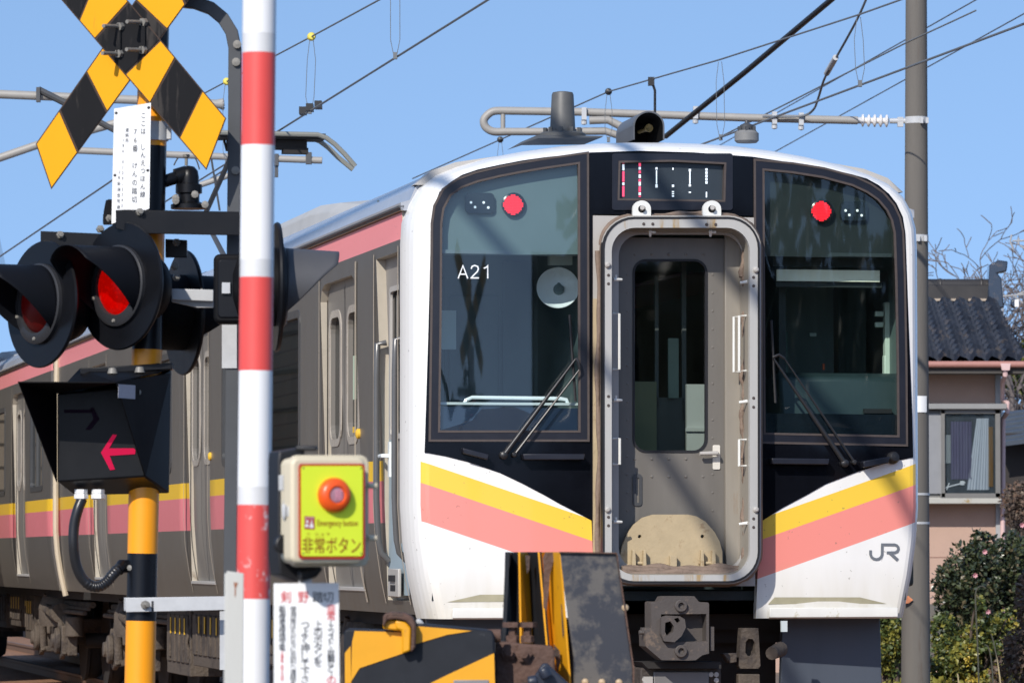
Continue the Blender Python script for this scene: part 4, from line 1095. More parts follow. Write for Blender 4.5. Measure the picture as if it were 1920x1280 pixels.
# crossbuck: each board a striped plate with a dark rim
Yc = Zs - .10
def board(sA, polys, outline, dz):
    mb = MB(); mb.px(outline, Yc + dz, .006)
    bd = mb.build('crossbuck_board', M['rustedge'], sig)
    for nm, mt, ps in (('yellow_stripe', M['cyel'], polys[0]), ('black_stripe', M['cblk'], polys[1])):
        mb = MB()
        for p in ps: mb.px(offset_poly(p, -2.1), Yc + dz - .003, .003)
        mb.build(nm, mt, bd, smooth=0)
    return bd
def along(a, b, t): return (a[0] + (b[0] - a[0]) * t, a[1] + (b[1] - a[1]) * t)
def make_board(L0, L1, R0, R1, cl, cr, dz, first_yellow=True):
    """edges L0-L1 and R0-R1 (pixels); cl, cr: cut fractions along both edges"""
    ye, bl = [], []
    for i in range(len(cl) - 1):
        q = [along(L0, L1, cl[i]), along(L0, L1, cl[i + 1]), along(R0, R1, cr[i + 1]), along(R0, R1, cr[i])]
        (ye if (i % 2 == 0) == first_yellow else bl).append(q)
    board(None, (ye, bl), [L0, L1, R1, R0], dz)
# board A rises to the right, board B rises to the left (in front)
aL0, aL1, aR0, aR1 = (67, 270), (67 + 129 * 3.05, 270 - 186 * 3.05), (96, 355), (96 + 149 * 2.75, 355 - 205 * 2.75)
fa = lambda y, a, b: (a[1] - y) / (a[1] - b[1])
cutsL = [0, fa(206, aL0, aL1), fa(134, aL0, aL1), fa(75, aL0, aL1), fa(0, aL0, aL1), fa(-80, aL0, aL1), fa(-150, aL0, aL1), 1]
cutsR = [0, fa(286, aR0, aR1), fa(211, aR0, aR1), fa(146, aR0, aR1), fa(56, aR0, aR1), fa(9, aR0, aR1), fa(-110, aR0, aR1), 1]
make_board(aL0, aL1, aR0, aR1, cutsL, cutsR, 0)
bR0, bR1, bL0, bL1 = (424, 222), (424 - 96 * 3.9, 222 - 115 * 3.9), (387, 319), (387 - 187 * 2.0, 319 - 219 * 2.0)
make_board(bR0, bR1, bL0, bL1, [0, fa(169, bR0, bR1), fa(108, bR0, bR1), fa(75, bR0, bR1), fa(3, bR0, bR1), fa(-60, bR0, bR1), fa(-130, bR0, bR1), 1],
           [0, fa(259, bL0, bL1), fa(195, bL0, bL1), fa(140, bL0, bL1), fa(74, bL0, bL1), fa(39, bL0, bL1), fa(-40, bL0, bL1), 1], -.012)
mb = MB()
for x, y in ((224, 50), (268, 42), (222, 101), (267, 94)):
    mb.tube([P(x, y, Yc - .01), P(x - 30, y - 1, Yc - .10)], .0075, 8); mb.lathe([(.016, -.012), (.016, .006)], P(x, y, Yc - .02), P(x - 30, y - 1, Yc - .10) - P(x, y, Yc - .02), 6)
mb.build('crossbuck_bolt', M['bolt'], sig)
mb = MB(); mb.box(P(222, 75, Yc - .022), (.016, .008, .12)); mb.box(P(268, 70, Yc - .022), (.016, .008, .12)); mb.box(P(250, 70, Yc + .05), (.16, .05, .20)); mb.build('crossbuck_bracket', M['cblk'], sig)
# name plate with vertical writing
np_px = [(214, 204), (283, 193), (280, 391), (209, 420)]
Yn = Zs - .115
plate = MB().px(np_px, Yn, .004).build('name_plate', M['signw'], sig)
NP = lambda x, y: P(x, y, Yn - .0015)
mb = MB()
cn = lambda pts: crop(195, 180, 5.335, pts)
def ncol(txt, u0, v0, u1, v1, size, wid=.8):
    (xa, ya), (xb, yb) = cn([(u0, v0), (u1, v1)]); n_ = len(txt); pitch = (yb - ya) / max(1, n_ - 1)
    fn = lambda x, y: P(x + (y - ya) / max(1, yb - ya) * (xb - xa) , y, Yn - .0015)
    y = ya
    for ch in txt:
        if ch not in ' 　': mb.column(ch, xa, y - size * .66, pitch, size * 1.32, fn, wid=wid)
        y += pitch
ncol('ここは　しんえつほん線', 394, 195, 386, 985, 9.5)
ncol('76番　けんの踏切', 314, 355, 303, 1035, 10)
ncol('連絡先', 231, 340, 229, 445, 6)
ncol('186　0120-2345', 192, 440, 180, 1095, 6, .7)
ncol('ＪＲ新潟信号通', 151, 760, 143, 1110, 6)
mb.build('plate_writing', M['ink'], plate, smooth=0)
mb = MB()
for u, v in ((122, 172), (447, 118), (110, 793), (438, 745)): mb.lathe([(.006, 0), (0, .003)], P(*cn([(u, v)])[0], Yn), (0, -1, 0), 8)
mb.build('plate_screw', M['ink'], plate)
# lamps
def lamp(name, c, yaw, el, lit, Rb=.236, L_=.30, label=None, visor_mat=None):
    d = Vector((math.sin(yaw) * math.cos(el), -math.cos(yaw) * math.cos(el), math.sin(el)))
    ax, u, v = basis(d)                      # v points up or down
    up = v if v.z > 0 else -v
    side = up.cross(ax)
    bp = MB().lathe([(Rb, -.012), (Rb + .004, -.004), (Rb, .004), (.13, .006)], c, ax, 56).build(name, M['sblack'], sig, smooth=50)
    if label: bp['label'] = label
    MB().lathe([(.152, .0), (.152, .02), (.140, .028), (.112, .028), (.108, .016)], c, ax, 48, capa=False, capb=False).build('lens_ring', mat('ring_grey_black', (.028, .029, .033), .4, spec=.25), bp)
    MB().lathe([(.109, .014), (.095, .030), (.07, .042), (.035, .050), (0, .052)], c, ax, 40).build('lens', M['lenslit'] if lit else M['lens'], bp, smooth=80)
    mb = MB(); n = 72; rows = []
    nr = 10
    for i in range(n + 1):
        a = -PI * .74 + 2 * PI * .74 * i / n
        t = abs(a) / (PI * .74)
        l = L_ * (1 - .06 * (t / .40) ** 2 if t < .40 else max(.02, (.94 * (1 - ((t - .40) / .60) ** 1.0))))
        for j in range(nr + 1):
            h = .02 + l * j / nr
            rr = .146 - .012 * h / L_
            mb.v.append(c + ax * h + (up * math.cos(a) + side * math.sin(a)) * rr)
    for i in range(n):
        for j in range(nr): mb.f.append((i * (nr + 1) + j, (i + 1) * (nr + 1) + j, (i + 1) * (nr + 1) + j + 1, i * (nr + 1) + j + 1)); mb.m.append(0)
    vz = mb.build('visor', visor_mat or mat('visor_black', (.006, .007, .010), .55, var=.15, spec=.12), bp, smooth=60)
    sd = vz.modifiers.new('solid', 'SOLIDIFY'); sd.thickness = .003
    MB().lathe([(.145, -.01), (.145, -.10), (.12, -.15), (.06, -.17)], c, ax, 28).build('lamp_housing', M['smatte'], bp, smooth=50)
    mb = MB()
    for a in (R(200), R(90), R(-20), R(270)): mb.lathe([(.008, 0), (.006, .005), (0, .006)], c + ax * .028 + (side * math.cos(a) + up * math.sin(a)) * .132, ax, 8)
    mb.build('ring_screw', M['bolt'], bp)
    return bp
lamp('signal_lamp', P(226, 536, Zs - .12), R(-46), R(2), True, L_=.25, label='lit red lamp facing the road')
lamp('signal_lamp', P(78, 570, Zs - .02), R(-52), R(2), False, L_=.25, label='unlit dark red lamp')
lamp('signal_lamp', P(347, 586, Zs + .34), R(112), R(0), False, label='black lamp turned away')
lamp('signal_lamp', P(521, 538, Zs - .30), R(98), R(0), False, L_=.205, label='black lamp turned to the right, visor painted sunlit grey', visor_mat=mat('visor_grey_sunlit', (.07, .07, .075), .5))  # visor black lightened, sunshine put into its colour
mb = MB(); mb.px(rrect(400, 476, 512, 606, 12), Zs - .36, .12); hb = mb.build('lamp_back_box', M['smatte'], sig, bevel=.012)
MB().box(P(424, 540, Zs - .37), (.03, .02, .04)).build('box_latch', M['galv'], hb)
MB().px(rrect(408, 486, 505, 596, 8), Zs - .365, .01).build('box_door', M['sblack'], hb, bevel=.006)
# brackets, arms
mb = MB()
mb.px([(217, 394), (450, 398), (450, 441), (250, 437), (217, 428)], Zs - .13, .02); mb.px([(217, 394), (235, 393), (450, 397), (450, 399)], Zs - .13, .16)
mb.px([(76, 433), (190, 438), (190, 470), (76, 462)], Zs - .0, .08); mb.px([(310, 448), (350, 450), (350, 482), (310, 482)], Zs + .1, .04)
mb.build('lamp_arm', M['sblack'], sig, bevel=.004)
MB().px([(322, 541), (400, 543), (400, 565), (322, 562)], Zs + .02, .03).px([(322, 562), (400, 565), (400, 577), (370, 577), (322, 566)], Zs + .05, .02).build('cross_strap', M['galv'], sig, bevel=.003)
mb = MB()
for x, y, Y in ((261, 398, Zs - .13), (112, 441, Zs - .0), (330, 455, Zs + .1), (204, 410, Zs - .02), (187, 430, Zs - .02), (327, 500, Zs + .1), (330, 520, Zs + .1)):
    mb.lathe([(.015, 0), (.015, .012), (.010, .013), (.010, .026), (0, .027)], P(x, y, Y), (.35, -1, .1), 6)
mb.build('arm_bolt', M['bolt'], sig)
MB().tube([P(208, 380, Zs + .02), P(205, 395, Zs), P(203, 415, Zs)], .022, 8).px([(193, 402), (216, 402), (216, 420), (193, 420)], Zs - .03, .05).build('cable_gland', M['smatte'], sig)
# bell with pipe arm
bl_ = MB()
b0 = P(354, 392, Zs + .05)
s_ = Zs / FPX
bl_.lathe([(34 * s_, 0), (34 * s_, 8 * s_), (20 * s_, 14 * s_), (20 * s_, 28 * s_), (25 * s_, 30 * s_), (25 * s_, 46 * s_), (19 * s_, 48 * s_), (19 * s_, 60 * s_), (17 * s_, 72 * s_), (10 * s_, 80 * s_), (0, 82 * s_)], b0, (0, 0, 1), 32)
bell = bl_.build('crossing_bell', M['sblack'], sig, smooth=50)
MB().tube([P(288, 347, Zs), P(345, 328, Zs + .05)], .024, 14).tube([P(330, 333, Zs + .04), P(350, 327, Zs + .05)], .034, 14).build('bell_arm', M['sblack'], bell, smooth=50)
mb = MB(); mb.lathe([(.006, 0), (.006, .03), (.013, .032), (.013, .042)], b0 + Vector((-.01, 0, 82 * s_)), (0, 0, 1), 12)
for x, y in ((330, 377), (385, 384), (366, 365), (330, 372)): mb.lathe([(.014, -.02), (.014, .02), (0, .022)], P(x, y, Zs), (0, -1, 0), 8)
mb.build('bell_bolt', M['bolt'], bell)
# direction indicator
ib = MB()
Yi = Zs - .16
ib.add([P(107, 738, Yi), P(268, 722, Yi), P(272, 893, Yi), P(107, 903, Yi), P(140, 700, Yi + .22), P(322, 692, Yi + .18), P(318, 925, Yi + .18), P(140, 929, Yi + .16)],
       [(0, 1, 2, 3), (1, 5, 6, 2), (0, 4, 5, 1), (3, 2, 6, 7), (0, 3, 7, 4), (4, 5, 6, 7)])
ind = ib.build('direction_indicator', mat('indicator_black', (.008, .0085, .010), .38, spec=.2, var=.4, scale=6), sig, bevel=.006)
hd = MB()
hd.add([P(35, 715, Yi - .28), P(107, 738, Yi), P(107, 903, Yi)], [(0, 1, 2)])
hd.add([P(35, 715, Yi - .28), P(216, 716, Yi - .30), P(322, 690, Yi + .18), P(150, 690, Yi + .20), P(107, 736, Yi)], [(0, 1, 4), (1, 2, 3, 4)])
hd.add([P(216, 716, Yi - .30), P(271, 893, Yi - .003), P(318, 700, Yi + .17)], [(0, 1, 2)])
hh = hd.build('indicator_hood', mat('hood_black', (.003, .003, .004), .6, spec=.1), ind, smooth=0)
sd = hh.modifiers.new('solid', 'SOLIDIFY'); sd.thickness = .004
cA = lambda pts: crop(0, 680, 4.0, pts)
IP = lambda x, y: P(x, y, Yi - .004)
arrow = cA([(757, 672), (845, 537), (876, 540), (818, 640), (1005, 640), (1016, 655), (1012, 684), (822, 696), (862, 798), (826, 804)])
mb = MB(); mb.prism([IP(x, y) for x, y in arrow], (0, .003, 0)); mb.build('lit_arrow', mat('arrow_lit', (.30, .003, .03), .4, spec=.1, emit=(1, .01, .11), estr=.21), ind, smooth=0)
mb = MB(); mb.prism([IP(x, y) for x, y in cA([(640, 500), (680, 502), (745, 420), (700, 330), (675, 340), (700, 420)])], (0, .003, 0)); mb.prism([IP(x, y) for x, y in cA([(480, 350), (690, 350), (690, 375), (480, 375)])], (0, .003, 0))
mb.build('unlit_arrow', mat('arrow_unlit', (.012, .004, .014), .5, spec=.05), ind, smooth=0)
fl0, fl1, fl2 = P(216, 716, Yi - .30), P(271, 893, Yi - .003), P(318, 700, Yi + .17)
fln = (fl1 - fl0).cross(fl2 - fl0).normalized(); fln = fln if fln.y < 0 else -fln
MB().prism([RP(x, y, fl0 + fln * .006, fln) for x, y in cA([(890, 160), (1016, 168), (1014, 272), (887, 262)])], fln * -.001).build('rating_label', mat('label_grey', (.42, .42, .47), .5, var=.3, scale=120), ind, smooth=0)
mb = MB(); mb.lathe([(.012, 0), (.012, .006), (0, .007)], P(259, 735, Yi - .09), (0, -1, 0), 10)
for x, y in ((211, 700), (262, 698)): mb.lathe([(.02, 0), (.014, .02), (0, .022)], P(x, y, Yi), (0, 0, 1), 10)
mb.build('hood_bolt', M['bolt'], ind)
mb = MB()
for x in (152, 184):
    c = P(x, 917, Yi + .06)
    mb.lathe([(.024, 0), (.024, -.014), (.020, -.016), (.026, -.018), (.026, -.034), (.018, -.038)], c, (0, 0, 1), 6)
mb.build('white_gland', M['signw'], ind, smooth=20)
cb = [P(x, y, Yi + yy) for x, y, yy in ((154, 935, .06), (146, 955, .05), (139, 985, .05), (138, 1020, .05), (142, 1055, .06), (152, 1080, .07), (168, 1096, .08), (185, 1099, .09), (200, 1090, .10), (212, 1076, .11), (224, 1065, .13), (241, 1062, .16))]
pts = smooth_path(cb, 10)
mb = MB(); mb.tube(pts, [.0195 + (.0025 if i % 3 == 0 and i > 55 else 0) for i in range(len(pts))], 12)
cab_ = mb.build('flexible_conduit', mat('conduit_black', (.016, .016, .018), .35), sig, smooth=60)
MB().tube([P(222, 1070, Yi + .12), P(228, 1060, Yi + .14), P(243, 1061, Yi + .18)], [.020, .024, .026], 14).build('conduit_elbow', M['sblack'], cab_)
MB().lathe([(.014, 0), (.010, .012), (0, .014)], P(245, 1064, Yi + .13), (-.3, -1, 0), 10).build('elbow_screw', M['bolt'], cab_)
mb = MB(); mb.tube([P(x, y, Zs - .05) for x, y in ((200, 700), (225, 697), (300, 690))], .02, 8); mb.px([(150, 690), (322, 680), (322, 692), (150, 702)], Zs - .08, .1); mb.build('indicator_bracket', M['sblack'], sig, bevel=.003)
# strap to the neighbouring flat bar
mb = MB(); mb.lathe([(.066, -.025), (.066, .025)], P(pole_x(1132), 1132, Zs), (0, 0, 1), 24); mb.px([(236, 1120), (425, 1117), (425, 1143), (236, 1147)], Zs - .075, .008)
st = mb.build('strap_bracket', M['galv'], sig, bevel=.002)
mb = MB().lathe([(.016, 0), (.016, .012), (.009, .014), (.009, .035), (0, .036)], P(271, 1133, Zs - .075), (.5, -1, 0), 8); mb.build('strap_bolt', M['bolt'], st)
MB().px([(284, 1126), (288, 1126), (288, 1147), (284, 1147)], Zs - .0765, .002).build('strap_slot', M['ink'], st)

# ================================================================== bent flat-bar post
Zb = 18.06
fb = thing('bent_post', 'dark flat steel post bent over at the top between crossing signal and striped post', 'post', P(430, 1690, Zb))
def post_px(y): return 441 - (y - 60) * 12 / 1220
bar = []
arc = [(300, 2), (330, 0), (365, 4), (395, 15), (418, 34), (434, 60), (440, 90)]
cl = [(x, y) for x, y in arc] + [(post_px(y), y) for y in (200, 420, 700, 1000, 1280, 1690)]
hw = 12
mb = MB(); Lp, Rp = [], []
for i, p in enumerate(cl):
    a = Vector(cl[max(0, i - 1)]); b = Vector(cl[min(len(cl) - 1, i + 1)]); t = (b - a).normalized(); nn = Vector((t.y, -t.x)) * hw
    Lp.append((p[0] + nn.x, p[1] + nn.y)); Rp.append((p[0] - nn.x, p[1] - nn.y))
mb.px(Lp + Rp[::-1], Zb, .045)
bpst = mb.build('post_bar', mat('post_paint_grey', (.07, .074, .08), .45, .0, spec=.3, var=.25, scale=4), fb, bevel=.003)
mb = MB()
for x, y in ((445, 84), (443, 117), (442, 320)): mb.lathe([(.016, 0), (.016, .014), (0, .016)], P(x, y, Zb), (0, -1, 0), 10)
mb.build('post_bolt', M['bolt'], fb); mb = MB()
mb.px([(416, 600), (444, 600), (444, 690), (416, 690)], Zb - .008, .006, m=0); mb.px([(412, 1145), (426, 1145), (426, 1255), (412, 1255)], Zb - .008, .006)
mb.build('post_plate', M['galv'], fb)

# ================================================================== red and white striped post
Zr = 11.5
M['rred'] = mat('post_red', (.74, .085, .075), .42, var=.08, spot=(.75, .55, .52), spot_amt=.035, spot_scale=9)
M['rredpeel'] = mat('post_red_peeling', (.72, .085, .075), .5, var=.08, spot=(.78, .74, .72), spot_amt=.30, spot_scale=15)
M['rwhite'] = mat('post_white', (.82, .82, .82), .4, var=.03)
M['rtape'] = mat('post_reflective_band', (.66, .66, .66), .35, var=.1, scale=30)
rx = lambda y: 486.5 - (y) * 13.5 / 1280
base = P(rx(2036), 2036, Zr)
rp = thing('striped_post', 'red and white striped post with peeling paint in front of the train', 'post', base)
mb = MB(); bd = [(-60, 0, 1), (0, 64, 1), (64, 100, 3), (100, 273, 0), (273, 487, 1), (487, 520, 3), (520, 695, 0), (695, 912, 1), (912, 946, 3), (946, 1122, 2), (1122, 1330, 1), (1330, 1500, 0), (1500, 1700, 1), (1700, 1870, 0), (1870, 2036, 1)]
for a, b, m in bd: mb.tube([P(rx(a), a, Zr), P(rx(b), b, Zr)], .0405, 32, m=m, caps=False)
mb.build('post_shaft', [M['rred'], M['rwhite'], M['rredpeel'], M['rtape']], rp, smooth=30)
mb = MB(); mb.lathe([(.041, 0), (.03, .015), (0, .02)], P(rx(-60), -60, Zr), (0, 0, 1), 24); mb.lathe([(.11, 0), (.11, .015), (.045, .02)], base, (0, 0, 1), 24); mb.build('post_cap', M['rwhite'], rp)

# galvanised sign bracket post beside it
Zg = 11.2
gpst = thing('sign_bracket_post', 'galvanised flat bar with a rust streak fixed in front of the striped post', 'bracket', P(440, 2062, Zg))
mb = MB(); mb.px([(425, 1070), (457, 1074), (453, 2062), (421, 2062)], Zg, .006); mb.px([(421, 1074), (426, 1074), (422, 2062), (417, 2062)], Zg, .04)
gb = mb.build('flat_bar', mat('flat_bar_galv', (.50, .50, .47), .5, .25, var=.12, scale=12, streak=True), gpst, bevel=.002)
mb = MB(); mb.px([(438, 1092), (440, 1090), (442, 1094), (444, 1090), (446, 1093), (442, 1102), (442, 1117), (440, 1118), (440, 1102)], Zg - .001, .001); mb.build('rust_streak', mat('rust_streak', (.28, .10, .04), .8, var=.3), gb, smooth=0)

# ================================================================== emergency button box
Ze = 10.9
ya = R(27)
en = Vector((math.sin(ya), -math.cos(ya), .0)); er = Vector((math.cos(ya), math.sin(ya), 0))
e0 = P(622, 957, Ze)
EB = lambda x, y, o=0.0: RP(x, y, e0 + en * o, en)
boxt = thing('emergency_button_box', 'cream box with a lime front and a round orange emergency button', 'button box', P(600, 1058, Ze + .05))
M['boxcream'] = mat('box_cream', (.66, .58, .42), .45, var=.06)
mb = MB()
fo = rrect(547, 857, 686, 1056, 14, 5)
mb.prism([EB(x, y) for x, y in fo], -en * .05); bx = mb.build('box_lid', M['boxcream'], boxt, bevel=.008, seg=3)
mb = MB(); mb.prism([EB(x, y, -.052) for x, y in rrect(543, 853, 692, 1062, 16, 5)], -en * .012); mb.build('box_flange', M['boxcream'], boxt, bevel=.003)
mb = MB(); mb.prism([EB(x, y, -.064) for x, y in rrect(548, 858, 688, 1056, 14, 5)], -en * .07); mb.build('box_body', M['boxcream'], boxt, bevel=.008)
MB().prism([EB(x, y, .0045) for x, y in rrect(561, 869, 684, 1047, 6, 4)], -en * .004).build('plate_border', mat('plate_border_red', (.45, .03, .012), .4), bx)
fp_ = MB().prism([EB(x, y, .0065) for x, y in rrect(565, 873, 680, 1042, 5, 4)], -en * .0025).build('face_plate', mat('face_plate_lime', (.70, .83, .045), .4, var=.03, emit=(.6, 1, .0), estr=.03), bx)
c = EB(625, 928, .005)
bt = MB().lathe([(.040, 0), (.040, .008), (.037, .016), (.030, .023), (.021, .024), (.0175, .019)], c, en, 40).build('button_ring', mat('button_orange', (.80, .095, .012), .35, var=.04), boxt, smooth=45)
MB().lathe([(.0178, .017), (.0168, .021), (0, .023)], c, en, 24).build('push_button', mat('push_button_clear', (.42, .22, .27), .25, coat=.4), bt)
mb = MB()
for i in (-1, 0, 1):
    for j in range(-2, 3): mb.box(c + en * .0235 + er * (.003 + .006 * (i)) + Vector((0, 0, .005 * j)), (.003, .001, .003))
mb.build('button_led', mat('button_led_pink', (.75, .3, .4), .4), bt)
ET = lambda x, y: EB(x, y, .0075)
mb = MB(); mb.text('Emergency button', 595, 974, 671, 989, ET); mb.text('非常ボタン', 567, 1006, 676, 1037, ET)
mb.text('ひ', 576, 998, 581, 1003, ET); mb.text('じょう', 592, 998, 618, 1003, ET)
mb.build('button_writing', mat('writing_brown_red', (.28, .022, .008), .5), bx, smooth=0, whole=True)
pc = MB().prism([EB(x, y, .0072) for x, y in [(571, 967), (590, 968), (590, 992), (571, 991)]], -en * .0005).build('stop_pictogram', mat('pictogram_red', (.42, .015, .03), .5), bx, smooth=0)
mb = MB(); E2 = lambda x, y: EB(x, y, .0079); mb.text('STOP', 572.5, 968.6, 588.5, 972.6, E2)
for x, y, w_, h_ in ((575, 977.5, 5, 5), (574.5, 985, 6.5, 5.5)): mb.add([E2(x - w_ / 2 + 1, y - h_ / 2), E2(x + w_ / 2 + 1, y - h_ / 2), E2(x + w_ / 2 + 1, y + h_ / 2), E2(x - w_ / 2 + 1, y + h_ / 2)], [(0, 1, 2, 3)])
mb.add([E2(x, y) for x, y in disc(584.5, 976.5, 1.8, n=10)], [tuple(range(10))]); mb.add([E2(582, 979.5), E2(586, 979.5), E2(588.3, 989), E2(580.5, 989)], [(0, 1, 2, 3)])
mb.build('pictogram_white', M['signw'], bx, smooth=0, whole=True)
mb = MB()
for x, y in ((569, 1037), (677, 1037), (569, 877), (677, 878)): mb.lathe([(.0022, 0), (0, .001)], EB(x, y, .0068), en, 8)
mb.build('plate_rivet', M['seal'], bx)
mb = MB()
mb.prism([EB(x, y, -.10) for x, y in [(530, 938), (545, 938), (545, 975), (530, 975)]], en * .05)
mb.tube([EB(533, 945, -.03), EB(533, 970, -.03)], .006, 8); mb.tube([EB(541, 948, -.02), EB(541, 968, -.02)], .004, 8); mb.box(EB(528, 905, -.08), (.012, .03, .035))
mb.build('box_latch', M['galv'], boxt, bevel=.002)
mb = MB()
for y in (910, 1008): mb.lathe([(.007, 0), (.007, .02), (0, .021)], EB(690, y, -.035), er, 10)
mb.build('lid_screw', M['boxcream'], boxt)
mb = MB()
mb.prism([EB(x, y, -.14) for x, y in [(522, 862), (524, 846), (572, 838), (572, 860), (560, 862), (560, 1040), (600, 1062), (598, 1078), (560, 1090), (526, 1078), (522, 1040)]], -en * .06)
mb.tube([EB(560, 1080, -.12), EB(588, 1072, -.12), EB(596, 1060, -.12)], .014, 10)
mb.lathe([(.022, 0), (.022, .02), (.0, .021)], EB(527, 1020, -.11), en, 16); mb.box(EB(575, 840, -.14), (.05, .03, .012))
mb.build('mounting_bracket', mat('mounting_black', (.012, .012, .014), .5, var=.4), boxt, bevel=.004)

# ================================================================== instruction sign under the box
Zi = 11.0
IS0 = P(575, 1190, Zi); isn = Vector((.08, -1, 0)).normalized()
IS = lambda x, y, o=.0015: RP(x, y, IS0 + isn * o, isn)
sg = thing('instruction_sign', 'white sign with red and black vertical Japanese writing below the button box', 'sign', P(575, 1420, Zi))
sb_ = MB().prism([IS(x, y, 0) for x, y in [(513, 1093), (635, 1092), (638, 1420), (514, 1420)]], -isn * .003).build('sign_board', M['signw'], sg)
ci = lambda u, v: (500 + u / 6.4, 1080 + v / 6.4)
red, blk_t = MB(), MB()
def scol(mb, txt, u, v0, v1, size, wid=1.0):
    (xc, y0) = ci(u, v0); y1 = ci(u, v1)[1]; n_ = len(txt); pitch = (y1 - y0) / max(1, n_ - 1)
    for i, ch in enumerate(txt):
        if ch not in ' 　': mb.column(ch, xc, y0 + i * pitch - size * .62, pitch, size * 1.24, IS, wid=wid)
scol(red, '剣', 228, 245, 245, 19, .9); scol(red, '野', 440, 245, 245, 19, .9); scol(blk_t, '踏', 614, 245, 245, 18, .95); scol(blk_t, '切', 738, 245, 245, 18, .95)
scol(red, '非常', 772, 388, 475, 15); scol(blk_t, '(エンスト・脱輪など)', 772, 545, 1165, 12); scol(red, 'のとき', 776, 1240, 1460, 16)
scol(blk_t, '上のボタンを', 616, 580, 1030, 15); scol(blk_t, 'つよく押して下さい', 460, 580, 1330, 15)
scol(blk_t, '使用後はただちに左記へ連絡をお願いします', 318, 392, 1690, 10); scol(blk_t, '新潟信号通信指令', 185, 385, 780, 11); scol(blk_t, '電', 185, 850, 850, 11); scol(red, '186-0120-', 185, 915, 1260, 10)
red.build('red_writing', M['redink'], sb_, smooth=0); blk_t.build('black_writing', M['ink'], sb_, smooth=0)
MB().prism([IS(x, y, -.004) for x, y in [(560, 1085), (585, 1085), (585, 2080), (560, 2080)]], -isn * .02).build('sign_stake', M['galv'], sg)

# ================================================================== crossing gate machinery
Zm = 14.0
M['gyel'] = mat('gate_yellow', (.72, .33, .008), .42, var=.14, scale=5, spot=(.20, .08, .03), spot_amt=.14, spot_scale=8)
M['gblk'] = mat('gate_black', (.013, .015, .020), .5, spec=.3, var=.4, scale=14, spot=(.09, .09, .09), spot_amt=.14, spot_scale=30)
M['grust'] = mat('gate_rust', (.10, .055, .04), .8, var=.45, scale=14, bump=.4, bscale=60, spot=(.035, .025, .022), spot_amt=.35, spot_scale=9)
M['gplate'] = mat('gate_plate_worn', (.098, .09, .083), .5, .15, var=.2, scale=8, spot=(.026, .029, .040), spot_amt=.42, spot_scale=6.5)
gate = thing('crossing_gate', 'rusty yellow and black crossing gate arm with counterweight plates at the foot of the picture', 'crossing gate', P(1000, 1850, Zm))
cg = lambda pts: crop(640, 1120, 6.0, pts)
mb = MB()
front = cg([(30, 380), (60, 350), (150, 352), (690, 372), (830, 300), (960, 300), (1690, 365), (1720, 420), (1740, 1100), (1740, 2400), (20, 2400), (25, 600)])
mb.px(front, Zm, .16)
arm = mb.build('gate_arm', M['gblk'], gate, bevel=.010)
mb = MB(); Yg = Zm - .003
mb.px(cg([(150, 372), (780, 390), (790, 590), (690, 625), (205, 790), (110, 940), (120, 500)]), Yg, .003)
mb.px(cg([(835, 318), (1240, 350), (1470, 372), (1190, 415), (835, 520)]), Yg, .003)
mb.px(cg([(1718, 622), (1732, 1100), (1210, 1100), (1000, 960), (1200, 862)]), Yg, .003)
mb.px(cg([(40, 620), (105, 540), (110, 960), (40, 960)]), Yg, .003); mb.px(cg([(20, 1700), (1000, 1300), (1000, 1700), (20, 2100)]), Yg, .003)
mb.build('yellow_stripe', M['gyel'], arm, smooth=0)
mb = MB()
mb.px(cg([(465, 205), (500, 175), (560, 160), (700, 165), (800, 215), (840, 300), (835, 560), (780, 620), (790, 330), (720, 260), (600, 240), (520, 250), (470, 340)]), Zm - .05, .14)
mb.px(cg([(470, 250), (600, 240), (690, 300), (690, 380), (465, 350)]), Zm - .03, .1, m=1)
mb.px(cg([(600, 245), (720, 265), (785, 340), (780, 600), (680, 630), (680, 370), (610, 350)]), Zm - .04, .1, m=1)
mb.px(cg([(840, 232), (890, 235), (940, 300), (840, 300)]), Zm + .05, .02, m=2)
mb.build('arm_clamp', [M['grust'], M['gyel'], M['galv']], arm, bevel=.006)
MB().px(cg([(1262, 925), (1660, 922), (1660, 1100), (1262, 1100)]), Yg - .004, .004).build('gate_nameplate', mat('nameplate_steel', (.22, .21, .21), .4, .5), arm, bevel=.002)
# counterweight trough
c6 = lambda pts: crop(880, 1000, 4.364, pts)
Yt = Zm + .35
tr = MB()
tr.px(c6([(735, 152), (1205, 160), (1340, 1100), (1345, 1800), (860, 1800), (850, 1010)]), Yt - .10, .012)
cwt = tr.build('counterweight_plate', M['gplate'], gate, bevel=.004)
MB().px(c6([(1200, 158), (1212, 160), (1350, 1100), (1352, 1800), (1338, 1800), (1336, 1090)]), Yt - .115, .03).px(c6([(735, 146), (1207, 154), (1207, 164), (735, 156)]), Yt - .112, .03).build('plate_edge', M['grust'], cwt)
mb = MB()
for u, v in ((948, 1212), (1085, 1214), (1225, 1216), (1275, 605)): mb.lathe([(.011, 0), (.009, .006), (0, .009)], P(*c6([(u, v)])[0], Yt - .10), (0, -1, 0), 10)
mb.build('plate_bolt', mat('bolt_tan', (.45, .33, .2), .5), cwt)
tg = MB()
a_, b_ = c6([(305, 150), (400, 150), (470, 150), (575, 150), (620, 150), (735, 152)]), c6([(270, 1800), (430, 1800), (560, 1800), (720, 1800), (760, 1800), (862, 1800)])
dep = [.10, .04, .14, .02, .06, -.10]
for i in range(5): tg.add([P(*a_[i], Yt + dep[i]), P(*a_[i + 1], Yt + dep[i + 1]), P(*b_[i + 1], Yt + dep[i + 1]), P(*b_[i], Yt + dep[i])], [(0, 1, 2, 3)], m=(1, 0, 1, 0, 0)[i])
